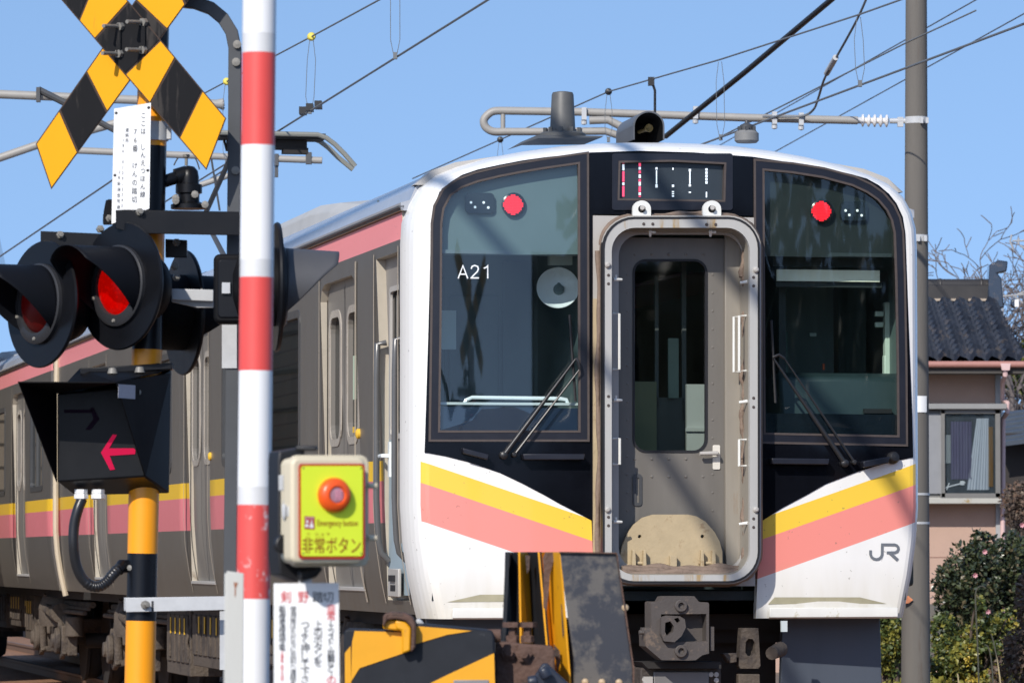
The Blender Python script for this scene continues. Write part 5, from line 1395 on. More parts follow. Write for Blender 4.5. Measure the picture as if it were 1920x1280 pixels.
tg.px(c6([(295, 180), (312, 148), (330, 150), (300, 800), (270, 1000), (270, 780)]), Yt - .02, .1, m=1)
trough = tg.build('counterweight_trough', [M['gyel'], M['gblk']], gate, smooth=0)
sd = trough.modifiers.new('solid', 'SOLIDIFY'); sd.thickness = .006
mb = MB()
def patch(pts, d): mb.prism([P(x, y, Yt + d) for x, y in c6(pts)], (0, .002, 0))
patch([(620, 152), (700, 152), (690, 220), (660, 330), (655, 420), (640, 560), (632, 640), (605, 600), (608, 300), (600, 200)], -.03)
patch([(750, 570), (790, 640), (785, 760), (765, 860), (755, 720)], -.085)
patch([(320, 155), (345, 160), (335, 260), (318, 300)], .055); patch([(690, 900), (740, 960), (745, 1060), (720, 1130), (700, 1000)], -.06); patch([(455, 170), (495, 180), (490, 300), (470, 330), (462, 240)], .02)
mb.build('rust_patch', M['grust'], trough, smooth=0)
mb = MB()
mb.px(c6([(215, 880), (680, 920), (700, 960), (705, 1800), (215, 1800)]), Yt - .22, .12); mb.px(c6([(210, 870), (375, 890), (375, 1800), (210, 1800)]), Yt - .10, .1, m=1)
bk = mb.build('pivot_block', [M['grust'], M['underdark']], gate, bevel=.006)
mb = MB()
for u, v in ((445, 980), (325, 965)): mb.lathe([(.026, 0), (.026, .016), (.014, .018), (.014, .03), (0, .031)], P(*c6([(u, v)])[0], Yt - .22), (0, -1, 0), 6)
for u in (355, 475): mb.lathe([(.02, 0), (.02, .02), (.012, .022), (.012, .05)], P(*c6([(u, 890)])[0], Yt - .15), (0, 0, 1), 6); mb.lathe([(.03, .045), (.03, .06)], P(*c6([(u, 890)])[0], Yt - .15), (0, 0, 1), 6)
mb.lathe([(.02, -.02), (.02, .02)], P(926, 1191, Zm + .05), (1, 0, 0), 10)
mb.build('pivot_bolt', M['grust'], bk)
mb = MB(); lv = [P(x, y, Zm - .05) for x, y in c6([(540, 1150), (600, 1060), (640, 1058), (700, 1120), (830, 1240), (830, 1500), (540, 1500)])]; mb.prism(lv, (0, .06, 0))
mb.tube([P(*c6([(600, 1100)])[0], Zm - .09), P(*c6([(640, 1180)])[0], Zm - .09)], .018, 10); mb.tube([P(*c6([(480, 1215)])[0], Zm - .09), P(*c6([(560, 1200)])[0], Zm - .09)], .018, 10)
mb.build('locking_lever', mat('lever_blue_black', (.022, .027, .042), .35, .3), gate, bevel=.006)
MB().px([(960, 1330), (1150, 1330), (1150, 1850), (960, 1850)], Zm + .1, .4).build('gate_cabinet', M['gyel'], gate, bevel=.01)

# ================================================================== ground, tracks
M['ground'] = mat('ground_soil', (.17, .125, .09), .95, var=.4, scale=3, bump=.6, bscale=25)
M['ballast'] = mat('ballast_brown', (.30, .155, .085), .95, var=.45, scale=14, bump=1.0, bscale=35, spot=(.08, .05, .04), spot_amt=.35, spot_scale=22)
mb = MB(); mb.add([(-1500, -300, -.42), (1500, -300, -.42), (1500, 3000, -.42), (-1500, 3000, -.42)], [(0, 1, 2, 3)])
tag(mb.build('ground', M['ground']), kind='structure')
def T(x, y, z): return TRAIN @ Vector((x, y, z))
mb = MB()
def bed(xc):
    pr = [(-2.6, -.41), (-1.75, -.115), (1.75, -.115), (2.6, -.41)]
    ys_ = [-22, -14, 0, 20, 60, 160, 400]
    n = len(pr)
    mb.add([T(xc + x, y, z) for y in ys_ for x, z in pr], [(k * n + i, k * n + i + 1, (k + 1) * n + i + 1, (k + 1) * n + i) for k in range(len(ys_) - 1) for i in range(n - 1)])
bed(0); mb2 = mb; mb = MB(); bed(4.06)
mb2.add([p - Vector((0, 0, .004)) for p in mb.v], mb.f)
tag(mb2.build('ballast_bed', M['ballast']), kind='structure')
def track(xc, name):
    mb = MB()
    for s in (-1, 1):
        x = xc + s * .5335
        pr = [(-.065, -.155), (.065, -.155), (.065, -.143), (.010, -.12), (.010, -.04), (.033, -.03), (.033, -.002), (.026, .0), (-.026, .0), (-.033, -.002), (-.033, -.03), (-.010, -.04), (-.010, -.12), (-.065, -.143)]
        n = len(pr); A = [T(x + a, -22, z) for a, z in pr]; B = [T(x + a, 400, z) for a, z in pr]
        mb.add(A + B, [(i, (i + 1) % n, n + (i + 1) % n, n + i) for i in range(n)])
    q = TRAIN.to_3x3()
    for k in range(170): mb.box(T(xc, -21 + k * .62, -.215), (2.1, .24, .14), q, m=1)
    return tag(mb.build(name, [mat('rail_rusty', (.14, .085, .06), .6, .4, var=.25), mat('sleeper_concrete', (.28, .24, .2), .9, var=.3)], smooth=0), kind='structure')
track(0, 'railway_track'); track(4.06, 'second_railway_track')
# road over the crossing, near the camera
mb = MB(); mb.add([T(-12, -26, -.012), T(14, -26, -.012), T(14, -9.5, -.012), T(-12, -9.5, -.012)], [(0, 1, 2, 3)])
tag(mb.build('road', mat('asphalt', (.055, .055, .056), .85, var=.2, scale=8, bump=.3, bscale=120)), kind='structure')
# loose stones where the track bed shows
rnd = random.Random(11)
mb = MB()
ico = [(0, 0, 1), (.89, 0, .45), (.28, .85, .45), (-.72, .53, .45), (-.72, -.53, .45), (.28, -.85, .45), (.72, .53, -.45), (-.28, .85, -.45), (-.89, 0, -.45), (-.28, -.85, -.45), (.72, -.53, -.45), (0, 0, -1)]
icf = [(0, 1, 2), (0, 2, 3), (0, 3, 4), (0, 4, 5), (0, 5, 1), (1, 6, 2), (2, 7, 3), (3, 8, 4), (4, 9, 5), (5, 10, 1), (2, 6, 7), (3, 7, 8), (4, 8, 9), (5, 9, 10), (1, 10, 6), (6, 11, 7), (7, 11, 8), (8, 11, 9), (9, 11, 10), (10, 11, 6)]
for _ in range(5200):
    x = rnd.uniform(-2.5, -.2) if rnd.random() < .85 else rnd.uniform(1, 5.5); y = rnd.uniform(-4, 16)
    zz = -.105 if abs(x) < 1.75 or x > 1.75 else -.11 - (abs(x) - 1.75) * .34
    c = T(x, y, zz); s = rnd.uniform(.018, .042)
    mb.add([c + Vector((a * s * rnd.uniform(.6, 1.3), b * s * rnd.uniform(.6, 1.3), d * s * rnd.uniform(.5, 1))) for a, b, d in ico], icf)
tag(mb.build('ballast_stones', M['ballast'], smooth=0, fix=False), kind='stuff', label='reddish brown track ballast along the rails', cat='ballast')

# ================================================================== catenary poles, arms and wires
M['conc'] = mat('pole_concrete', (.125, .115, .102), .85, var=.3, scale=5, streak=True, spot=(.11, .09, .075), spot_amt=.25, spot_scale=4, bump=.15, bscale=80)
M['wire'] = mat('wire_grey', (.13, .14, .15), .5, .2)
M['wireblk'] = mat('cable_black', (.012, .012, .013), .5)
M['pipe'] = mat('pipe_grey', (.30, .285, .26), .5, .3, var=.15)
M['porc'] = mat('porcelain_white', (.72, .70, .68), .25)
Zp = 50.0
pb = P(1718, 1042 + CAMZ * FPX / Zp + 60, Zp)
cp_ = thing('catenary_pole', 'weathered concrete pole with a white tag standing between the train and the house', 'utility pole', Vector((pb.x, pb.y, -.42)))
mb = MB(); a, b = P(1718, -120, Zp), Vector((P(1717.5, 1340, Zp).x, Zp, -.42))
mb.tube([b, P(1717, 1280, Zp), P(1717, 900, Zp), P(1718, 500, Zp), a], [28 * Zp / FPX, 27.4 * Zp / FPX, 25 * Zp / FPX, 22.5 * Zp / FPX, 19.5 * Zp / FPX], 32)
shaft = mb.build('pole_shaft', M['conc'], cp_, smooth=40)
mb = MB()
for y, r in ((226, 21.6), (447, 23)): mb.lathe([(r * Zp / FPX, -.035), (r * Zp / FPX, .035)], P(1718, y, Zp), (0, 0, 1), 28, capa=False, capb=False)
for y in (926, 980): mb.lathe([(26.0 * Zp / FPX, -.012), (26.0 * Zp / FPX, .012)], P(1717, y, Zp), (0, 0, 1), 28, capa=False, capb=False)
for x, y in ((1712, 447), (1722, 447), (1735, 447), (1728, 226), (1738, 226), (1701, 925), (1700, 979)): mb.box(P(x, y, Zp - .14), (.03, .05, .06))
mb.build('pole_band', M['galv'], shaft)
rr = 25 * Zp / FPX + .004
mb = MB(); n = 8; ctr = P(1717.5, 758, Zp)
for i in range(n + 1):
    a = R(-78 + 62 * i / n)
    for z in (-.085, .085): mb.v.append(ctr + Vector((rr * math.sin(a + R(62)), -rr * math.cos(a + R(62)), z)))
mb.f = [(2 * i, 2 * i + 1, 2 * i + 3, 2 * i + 2) for i in range(n)]; mb.m = [0] * n
mb.build('white_tag', M['signw'], shaft)
mb = MB(); mb.prism([P(x, y, Zp - .17) for x, y in ((1693, 1119), (1703, 1116), (1712, 1124), (1704, 1130), (1694, 1131))], (0, .004, 0)); mb.build('orange_tag', mat('tag_orange', (.60, .22, .10), .6), shaft)
# cantilever with insulator
mb = MB(); pr_ = .042
mb.tube([P(1608, 226, Zp), P(1400, 221, Zp), P(1088, 210, Zp), P(948, 208, Zp)], pr_, 12)
arc = smooth_path([P(x, y, Zp) for x, y in ((948, 208), (925, 209), (911, 219), (907, 229), (912, 240), (926, 247), (948, 247))], 5)
mb.tube(arc, pr_, 12); mb.tube([P(948, 247, Zp), P(1040, 247, Zp), P(1135, 246, Zp), P(1160, 254, Zp), P(1240, 290, Zp)], pr_ * .95, 12)
mb.tube([P(1105, 226, Zp - .05), P(1140, 225, Zp - .05), P(1170, 240, Zp - .05), P(1210, 262, Zp - .05)], pr_, 12); mb.tube([P(943, 208, Zp), P(943, 247, Zp)], .025, 8)
ca_ = mb.build('cantilever_arm', M['pipe'], cp_, smooth=50)
ia, ib_ = P(1612, 226, Zp), P(1668, 227, Zp); dv = ib_ - ia
mb = MB(); pf = []
for k in range(5):
    h = dv.length * (k + .15) / 5; w_ = dv.length / 5
    pf += [(.03, h), (.066, h + w_ * .25), (.066, h + w_ * .45), (.03, h + w_ * .7)]
mb.lathe(pf, ia, dv, 20); mb.build('insulator', M['porc'], cp_, smooth=60)
mb = MB(); mb.tube([P(1590, 226, Zp), P(1614, 226, Zp)], .035, 10); mb.tube([ib_, P(1700, 227, Zp)], .028, 8); mb.box(P(1688, 229, Zp), (.06, .05, .10))
for x, y in ((1095, 214), (1304, 212), (1452, 222), (1502, 224), (1038, 205)): mb.box(P(x, y, Zp - .02), (.05, .12, .13)); mb.lathe([(.03, 0), (.03, .04), (0, .05)], P(x, y + 12, Zp - .04), (0, 0, -1), 8)
mb.build('arm_fitting', M['galv'], ca_)
# far arm on the other side of the line (its pole stands outside the frame)
Zl = 49.0
pl_ = thing('catenary_pole', 'grey steel cantilever pipes reaching across the sky behind the crossbuck', 'utility pole', Vector((P(-260, 600, Zl).x, Zl, -.42)))
x0 = P(-260, 600, Zl).x
MB().tube([(x0, Zl, -.42), (x0, Zl, 8.5)], [.17, .14], 24).build('pole_shaft', M['conc'], pl_)
mb = MB()
mb.tube([P(-250, 168, Zl), P(0, 177, Zl), P(262, 188, Zl), P(420, 196, Zl)], .045, 12); mb.tube([P(-250, 350, Zl), P(0, 296, Zl), P(70, 272, Zl), P(214, 232, Zl), P(420, 192, Zl)], .042, 12)
mb.tube([P(140, 282, Zl - .1), P(320, 290, Zl - .1), P(604, 301, Zl - .1)], .036, 10); mb.tube([P(375, 347, Zl - .05), P(450, 322, Zl - .05)], .03, 8)
al = mb.build('cantilever_arm', M['pipe'], pl_, smooth=50)
mb = MB(); mb.tube([P(72, 168, Zl - .05), P(125, 195, Zl - .05)], .035, 8); mb.tube([P(185, 228, Zl - .05), P(225, 250, Zl - .05)], .03, 8); mb.box(P(72, 178, Zl - .06), (.04, .08, .15)); mb.tube([P(395, 290, Zl - .1), P(412, 395, Zl - .1)], .012, 6)
mb.box(P(579, 297, Zl - .1), (.06, .08, .12)); mb.box(P(518, 300, Zl - .1), (.05, .08, .12)); mb.box(P(518, 318, Zl - .1), (.04, .03, .16)); mb.tube([P(579, 290, Zl - .1), P(550, 276, Zl - .1)], .018, 6)
mb.tube(smooth_path([P(x, y, Zl - .1) for x, y in ((326, 310), (334, 296), (345, 292), (358, 290), (368, 300), (374, 318))], 4), .008, 6); mb.tube([P(395, 190, Zl), P(420, 205, Zl)], .02, 6)
mb.build('arm_fitting', M['dgrey'], al)

def wire(name, label, pts, r, drops=(), mt=None, grp=None, extra=None):
    o = MB().tube(pts, r, 6).build(name, mt or M['wire'], smooth=60, org=pts[0])
    tag(o, label, 'wire', grp)
    return o
def ext(a, b, ta, tb): d = b - a; return [a + d * ta, a, b, a + d * tb]
Hc = 3.72
zc = lambda y: FPX * Hc / (1042 - y)
def pc_(x, y): return P(x, y, zc(y))
cw1 = wire('contact_wire', 'contact wire over the train with black splice clamps on it', ext(pc_(515, 250), pc_(915, 0), -1.2, 2.6), .0085)
mb = MB()
for x, y in ((568, 215), (581, 209), (597, 204)): mb.box(pc_(x, y) + Vector((0, 0, .03)), (.06, .18, .06))
mb.build('wire_clamp', M['wireblk'], cw1)
m1 = [P(425, 153, 45.5), P(584, 69, 40.1), P(715, -2, 36.5)]
mw1 = wire('messenger_wire', 'messenger wire with yellow markers above the raised pantograph', [m1[0] + (m1[0] - m1[1]) * 1.2] + m1 + [m1[2] + (m1[2] - m1[1]) * 2], .007)
mb = MB()
for p in (m1[0], m1[1]): mb.lathe([(0, -.034), (.026, -.03), (.036, -.01), (.036, .01), (.026, .03), (0, .034)], p, (.15, -1, 0), 18)
mb.build('yellow_marker', mat('marker_yellow', (.75, .62, .10), .5), mw1)
def dropper(top, bot, par):
    mb = MB()
    for s in (-.035, .035): mb.tube([top + Vector((s * .4, 0, -.02)), top + Vector((s, 0, -.2)), bot + Vector((s, 0, .12)), bot + Vector((s * .3, 0, 0))], .0028, 5)
    mb.box(bot, (.03, .05, .05)); mb.build('dropper', M['wire'], par)
dropper(m1[1], pc_(581, 208), mw1); dropper(m1[0], pc_(425, 306), mw1)
dropper(P(741, -60, zc(105)), pc_(741, 105), mw1)
cw2 = wire('contact_wire', 'contact wire crossing the sky behind the horn and in front of the concrete pole', ext(pc_(1350, 258), pc_(1920, 45), -1.0, 2.2), .009)
m2 = [P(938, 262, 53), P(1141, 172, 47.4), P(1350, 112, 42.7), P(1610, 28, 37.7), P(1700, -4, 36)]
mw2 = wire('messenger_wire', 'messenger wire with round black markers rising from behind the roof antenna', [m2[0] + (m2[0] - m2[1]) * 1] + m2 + [m2[-1] + (m2[-1] - m2[-2]) * 3], .0075)
mb = MB()
for p in m2[:2]: mb.lathe([(0, -.035), (.028, -.025), (.036, 0), (.028, .025), (0, .035)], p, (0, -1, 0), 14)
mb.build('black_marker', M['wireblk'], mw2)
for i, yb in ((2, 258), (3, 157)): dropper(m2[i], P(m2[i].x / m2[i].y * FPX + 960, yb, m2[i].y), mw2)
dropper(m2[1], P(1141, 262, 47.4), mw2); dropper(m2[0], P(938, 330, 53), mw2)
mb = MB(); mb.tube([P(1222, 152, 45.4), P(1228, 170, 45.4), P(1228, 215, 45.4)], .014, 6); mb.box(P(1221, 153, 45.4), (.06, .06, .08)); mb.build('hanger', M['wireblk'], mw2)
wire('feeder_cable', 'thick black cable slanting down to the cantilever pipe above the train', [P(1248, 256, 49.8), P(1400, 133, 47), P(1556, 2, 44), P(1640, -70, 42.5)], .028, mt=M['wireblk'])
wire('stay_cable', 'cable with a grey turnbuckle curling down onto the cantilever pipe', smooth_path([P(1640, -40, 46), P(1608, 35, 46.5), P(1560, 122, 47.5), P(1545, 150, 48), P(1534, 185, 49), P(1524, 207, 49.7), P(1500, 218, 49.9), P(1430, 219, 49.9)], 5), .013)
MB().tube([P(1567, 108, 47.3), P(1550, 138, 47.8)], .03, 10).build('turnbuckle', M['galv'], bpy.data.objects['stay_cable'])
for i, (A_, B_, lab) in enumerate((((1458, 211), (1830, 0), 'thin distant wire passing behind the concrete pole near its top'), ((1465, 278), (1920, 26), 'thin distant wire passing behind the concrete pole below the contact wire'),
                              ((60, 440), (215, 335), 'thin distant wire in the sky beside the white name plate'), ((380, 345), (452, 298), 'thin distant wire between the bell and the striped post'))):
    za, zb2 = (75, 58) if i < 2 else (70, 62)
    a, b = P(*A_, za), P(*B_, zb2)
    wire('distant_wire', lab, [a + (a - b) * (.6 if i < 2 else .9), a, b, b + (b - a) * (.8 if i < 2 else .12)], .0085 if i < 2 else .012)
wire('jumper_wire', 'slack wire looping beside the thick black cable at the top', [P(1340, 12 + 250, 52), P(1480, 192, 50.5), P(1700, 80, 48), P(1830, 20, 47)], .008)

# ================================================================== house with the tiled roof
Yh = 70.0
hx = lambda px, Y=Yh: P(px, 700, Y).x
hz = lambda py, Y=Yh: P(900, py, Y).z
house = thing('house', 'pinkish house with dark glazed tile roof and a bay window behind the concrete pole', 'house', Vector((hx(1700), Yh, -.42)))
M['wallpink'] = mat('house_wall_pink', (.44, .30, .235), .85, var=.12, scale=3, bump=.1, bscale=50, spot=(.36, .22, .17), spot_amt=.15, spot_scale=5)
M['alu'] = mat('window_aluminium', (.16, .155, .145), .45, .5)
xa, xb, ztop = hx(1430), hx(1876), hz(675)
wall = MB().box(((xa + xb) / 2, Yh + 3, (ztop - .42) / 2), (xb - xa, 6, ztop + .42)).build('house_wall', M['wallpink'], house)
mb = MB()
for py in (1044,): mb.box(((xa + xb) / 2, Yh - .004, hz(py)), (xb - xa - .02, .006, .012))
mb.build('siding_joint', mat('joint_brown', (.30, .18, .14), .9), wall)
MB().box((hx(1871), Yh - .02, (hz(690) - .4) / 2), (.085, .05, hz(690) + .4)).build('corner_trim', mat('trim_grey', (.33, .34, .35), .6), house)
# bay window
Yb = Yh - .42
bz0, bz1 = P(0, 945, Yb).z, P(0, 762, Yb).z
bx = lambda px: P(px, 700, Yb).x
mb = MB(); mb.box(((bx(1600) + bx(1874)) / 2, Yb + .25, (bz0 + bz1) / 2), (bx(1874) - bx(1600), .42, bz1 - bz0 - .1))
bay = mb.build('bay_window', M['alu'], house)
mb = MB(); mb.box(((bx(1600) + bx(1886)) / 2, Yb + .18, P(0, 762, Yb).z), (bx(1886) - bx(1600), .60, .08)); mb.box(((bx(1600) + bx(1876)) / 2, Yb + .2, P(0, 938, Yb).z), (bx(1876) - bx(1600), .48, .09), m=1)
mb.build('bay_roof_and_sill', [mat('bay_roof_grey', (.24, .24, .235), .5), mat('bay_sill', (.40, .39, .35), .6, spot=(.3, .22, .1), spot_amt=.2)], bay, bevel=.008)
wz0, wz1 = P(0, 925, Yb).z, P(0, 775, Yb).z
mb = MB(); mb.box(((bx(1600) + bx(1768)) / 2, Yb + .02, (wz0 + wz1) / 2), (bx(1768) - bx(1600), .04, wz1 - wz0)); mb.build('sliding_shutter', mat('shutter_grey', (.23, .235, .245), .5), bay)
x0, x1 = bx(1770), bx(1866)
panel([(x0, wz0), (x1, wz0), (x1, wz1), (x0, wz1)], [], lambda x, z: (x, Yb + .0, z), step=9).build('bay_glass', glass('house_glass', (.62, .66, .68), film=.05), bay)
mb = MB()
for cx_, w_, h_ in ((x0 - .02, .05, 0), (x1 + .03, .07, 0)): mb.box((cx_, Yb - .01, (wz0 + wz1) / 2), (w_, .06, wz1 - wz0 + .1))
mb.box(((x0 + x1) / 2, Yb - .01, wz0 - .03), (x1 - x0 + .12, .06, .07)); mb.box(((x0 + x1) / 2, Yb - .01, wz1 + .03), (x1 - x0 + .12, .06, .06)); mb.build('bay_frame', M['alu'], bay)
MB().box(((x0 + x1) / 2, Yb + .035, (wz0 + wz1) / 2), (x1 - x0, .01, wz1 - wz0)).build('room_interior', mat('room_dark', (.03, .035, .045), .8), bay)
def curtain(pa, pb, pt, pbm, col, nm, skew=0):
    mb = MB(); n = 24
    for i in range(n + 1):
        t = i / n
        for z, k in ((P(0, pt, Yb).z, 1 - skew), (P(0, pbm, Yb).z, 1)):
            px_ = pb - (pb - pa) * (1 - t) * k
            mb.v.append(Vector((bx(px_), Yb + .018 + .010 * math.sin(i * 1.9), z)))
    mb.f = [(2 * i, 2 * i + 1, 2 * i + 3, 2 * i + 2) for i in range(n)]; mb.m = [0] * n
    mb.build('curtain', mat(nm, col, .8, var=.1), bay, smooth=70)
curtain(1782, 1822, 790, 898, (.105, .09, .165), 'curtain_purple'); curtain(1812, 1854, 784, 918, (.55, .58, .62), 'curtain_white', .45); curtain(1771, 1783, 815, 868, (.5, .53, .53), 'curtain_pale'); curtain(1853, 1862, 800, 912, (.42, .23, .05), 'curtain_ochre')
mb = MB(); mb.tube([P(1772, 914, Yb + .02), P(1810, 904, Yb + .02)], .012, 6); mb.box(P(1804, 905, Yb + .02), (.06, .02, .06)); mb.tube([P(1780, 905, Yb + .02), P(1775, 918, Yb + .02)], .01, 6); mb.build('window_sill_clutter', M['signw'], bay)
# roof of wavy tiles
Ye, Yr = Yh - .75, Yh + 2.2
ze, zr = P(0, 672, Ye).z, P(0, 566, Yr).z
rl, rr0, rr1 = P(1420, 600, Ye).x, P(1921, 672, Ye).x, P(1868, 566, Yr).x
rows, tw = 12, .23
mb = MB(); nxs = 420
for r in range(rows):
    for e in (0, 1):
        t = (r + e * 1.08) / rows; zoff = (0.115 if e == 0 else .0)
        xr_ = rr0 + (rr1 - rr0) * t
        for i in range(nxs + 1):
            x = rl + (xr_ - rl) * i / nxs
            ph = (x / tw) % 1
            wv = .036 * (math.sin(2 * PI * ph) + .35 * math.sin(4 * PI * ph + .6))
            mb.v.append(Vector((x, Ye + (Yr - Ye) * t, ze + (zr - ze) * t + zoff + wv)))
    o = r * 2 * (nxs + 1)
    mb.f += [(o + i, o + i + 1, o + nxs + 2 + i, o + nxs + 1 + i) for i in range(nxs)]; mb.m += [0] * nxs
    # front lip of the row
    if r >= 0:
        o2 = len(mb.v)
        for i in range(nxs + 1): mb.v.append(mb.v[o + i] - Vector((0, -.004, .115)))
        mb.f += [(o + i, o + i + 1, o2 + i + 1, o2 + i) for i in range(nxs)]; mb.m += [0] * nxs
        # keep row stride regular
        if r < rows - 1:
            pass
    rows_done = r
    if r < rows - 1:
        # move lip verts to the end of the list bookkeeping: rebuild stride
        lip = mb.v[o2:]; 
        mb.v = mb.v[:o2]
        LIP = globals().setdefault('LIPS', []); LIP.append((o, lip)); 
        mb.f = mb.f[:-nxs]; mb.m = mb.m[:-nxs]
for o, lip in LIPS:
    o2 = len(mb.v); mb.v += lip; mb.f += [(o + i, o + i + 1, o2 + i + 1, o2 + i) for i in range(nxs)]; mb.m += [0] * nxs
M['tile'] = mat('glazed_tile', (.018, .022, .034), .14, var=.55, scale=3.5, spot=(.055, .046, .043), spot_amt=.34, spot_scale=7, coat=.6, spec=.8)
roof = mb.build('tiled_roof', M['tile'], house, smooth=50, fix=False)
mb = MB(); mb.box(((rl + rr1) / 2, Yr, zr + .12), (rr1 - rl, .26, .26)); 
mb.tube([(rl, Yr, zr + .25), (rr1, Yr, zr + .25)], .10, 10)
for x in [rr1 - .25 - k * .62 for k in range(9)]: mb.lathe([(.112, 0), (.112, .05)], (x, Yr, zr + .25), (1, 0, 0), 10)
mb.build('roof_ridge', mat('ridge_tile', (.03, .027, .026), .5, var=.4), roof, bevel=.02)
mb = MB()
for px_ in (1758, 1792, 1825, 1846): mb.box(P(px_, 562, Yr - .2), (.15, .05, .035))
mb.build('ridge_mortar', mat('mortar_pale', (.40, .33, .26), .9), roof)
mb = MB(); fx = rr1
mb.prism([(fx - .16, Yr - .2, zr - .1), (fx + .1, Yr - .2, zr - .1), (fx + .06, Yr - .2, zr + .35), (fx + .0, Yr - .2, zr + .42), (fx + .14, Yr - .2, zr + .45), (fx + .16, Yr - .2, zr + .60), (fx + .02, Yr - .2, zr + .62), (fx - .12, Yr - .2, zr + .55), (fx - .14, Yr - .2, zr + .2)], (0, .35, 0))
mb.lathe([(.07, 0), (.07, .2)], (fx + .26, Yr - .2, zr - .03), (0, 1, 0), 12); mb.build('ridge_end_tile', M['tile'], roof, bevel=.02)
MB().box((fx + .285, Yr - .21, zr - .03), (.06, .02, .11)).build('end_disc', M['signw'], roof)
MB().add([(rl, Ye + .05, ze - .08), (rr0 - .05, Ye + .05, ze - .08), (rr1, Yr, zr - .1), (rl, Yr, zr - .1)], [(0, 1, 2, 3)]).add([(rr0 - .05, Ye + .05, ze - .08), (rr0 - .05, Ye + 6, ze - .08), (rr1, Yr, zr - .1)], [(0, 1, 2)]).build('roof_underlay', M['underdark'], roof)
Ygut = Ye - .05
gz = P(0, 683, Ygut).z
mb = MB(); mb.tube([(rl, Ygut, gz), (rr0 + .1, Ygut, gz)], .05, 10); gut = mb.build('gutter', mat('gutter_copper_pink', (.36, .17, .14), .5, var=.2), house)
MB().box((( rl + rr0) / 2, Ye + .25, P(0, 694, Ye).z), (rr0 - rl, .5, .09)).build('eave_board', mat('eave_dark', (.06, .055, .05), .8), house)
mb = MB(); mb.prism([P(x, y, Ygut - .06) for x, y in ((1876, 681), (1895, 681), (1893, 694), (1879, 694))], (0, .14, 0))
mb.tube([P(1885, 692, Ygut), P(1885, 702, Ygut), P(1880, 715, Yh - .3), P(1880, 748, Yh - .12), P(1889, 755, Yh - .3), P(1889, 772, Yh - .3), P(1881, 785, Yh - .1), P(1880, 1010, Yh - .1), (P(1880, 1010, Yh - .1).x, Yh - .1, -.4)], .036, 10)
mb.build('downpipe', mat('downpipe_pink', (.60, .42, .40), .45), house)
MB().box(P(1748, 1190, Yh - .05), (.7, .05, .9)).build('wall_base', M['conc'], house)
# neighbouring house
Y2 = 84.0
h2 = thing('neighbour_house', 'dark neighbouring house with blue-grey tiles beyond the pink downpipe', 'house', Vector((P(1990, 900, Y2).x, Y2, -.42)))
mb = MB(); a0, a1 = P(1872, 845, Y2), P(2100, 720, Y2 + 4)
MB().box((P(1990, 900, Y2).x, Y2 + 2.6, 1.5), (2.2, 5, 3.84)).build('house_wall', mat('wall_dark_brown', (.035, .03, .028), .9), h2)
mb = MB()
for r in range(7):
    t0, t1 = r / 7, (r + 1.1) / 7
    L0, R0 = P(1866, 835 - 60 * t0, Y2 - .6 + 3 * t0), P(2140, 800 - 60 * t0, Y2 - .6 + 3 * t0); L1, R1 = P(1866, 835 - 60 * t1, Y2 - .6 + 3 * t1), P(2140, 800 - 60 * t1, Y2 - .6 + 3 * t1)
    mb.add([L0 + Vector((0, 0, .05)), R0 + Vector((0, 0, .05)), R1, L1, L0 - Vector((0, 0, .03)), R0 - Vector((0, 0, .03))], [(0, 1, 2, 3), (0, 1, 5, 4)])
mb.build('house_roof', mat('tile_bluegrey', (.05, .062, .08), .4, var=.3), h2)

# ================================================================== plants
def leaf_cloud(mb, n, inside_fn, box, size, rnd, droop=0.0, mi=lambda p, r: 0):
    k = 0
    while k < n:
        p = Vector([rnd.uniform(a, b) for a, b in box])
        if not inside_fn(p): continue
        s = size * rnd.uniform(.6, 1.35)
        d = Vector((rnd.gauss(0, 1), rnd.gauss(0, 1) - .3, rnd.gauss(0, .7) - droop)).normalized()
        _, u, v = basis(d); a = rnd.uniform(0, PI); uu = u * math.cos(a) + v * math.sin(a)
        tip = d * s; wd = uu * s * .34; nn = d.cross(uu) * s * .08
        mb.add([p, p + tip * .5 + wd + nn, p + tip, p + tip * .5 - wd + nn], [(0, 1, 2, 3)], mi(p, rnd)); k += 1
def blobs(list_, thr=.0, sc=1.6, seed=0.0):
    def fn(p):
        for c, r in list_:
            q = Vector(((p.x - c.x) / r.x, (p.y - c.y) / r.y, (p.z - c.z) / r.z)).length
            if q < 1:
                nz = noise.noise(Vector((p.x * sc * 1.7 + seed, p.y * sc * 1.7, p.z * sc * 1.7)))
                return nz > thr - .25 + .45 * max(0, q - .4) and (q > .35)
        return False
    return fn
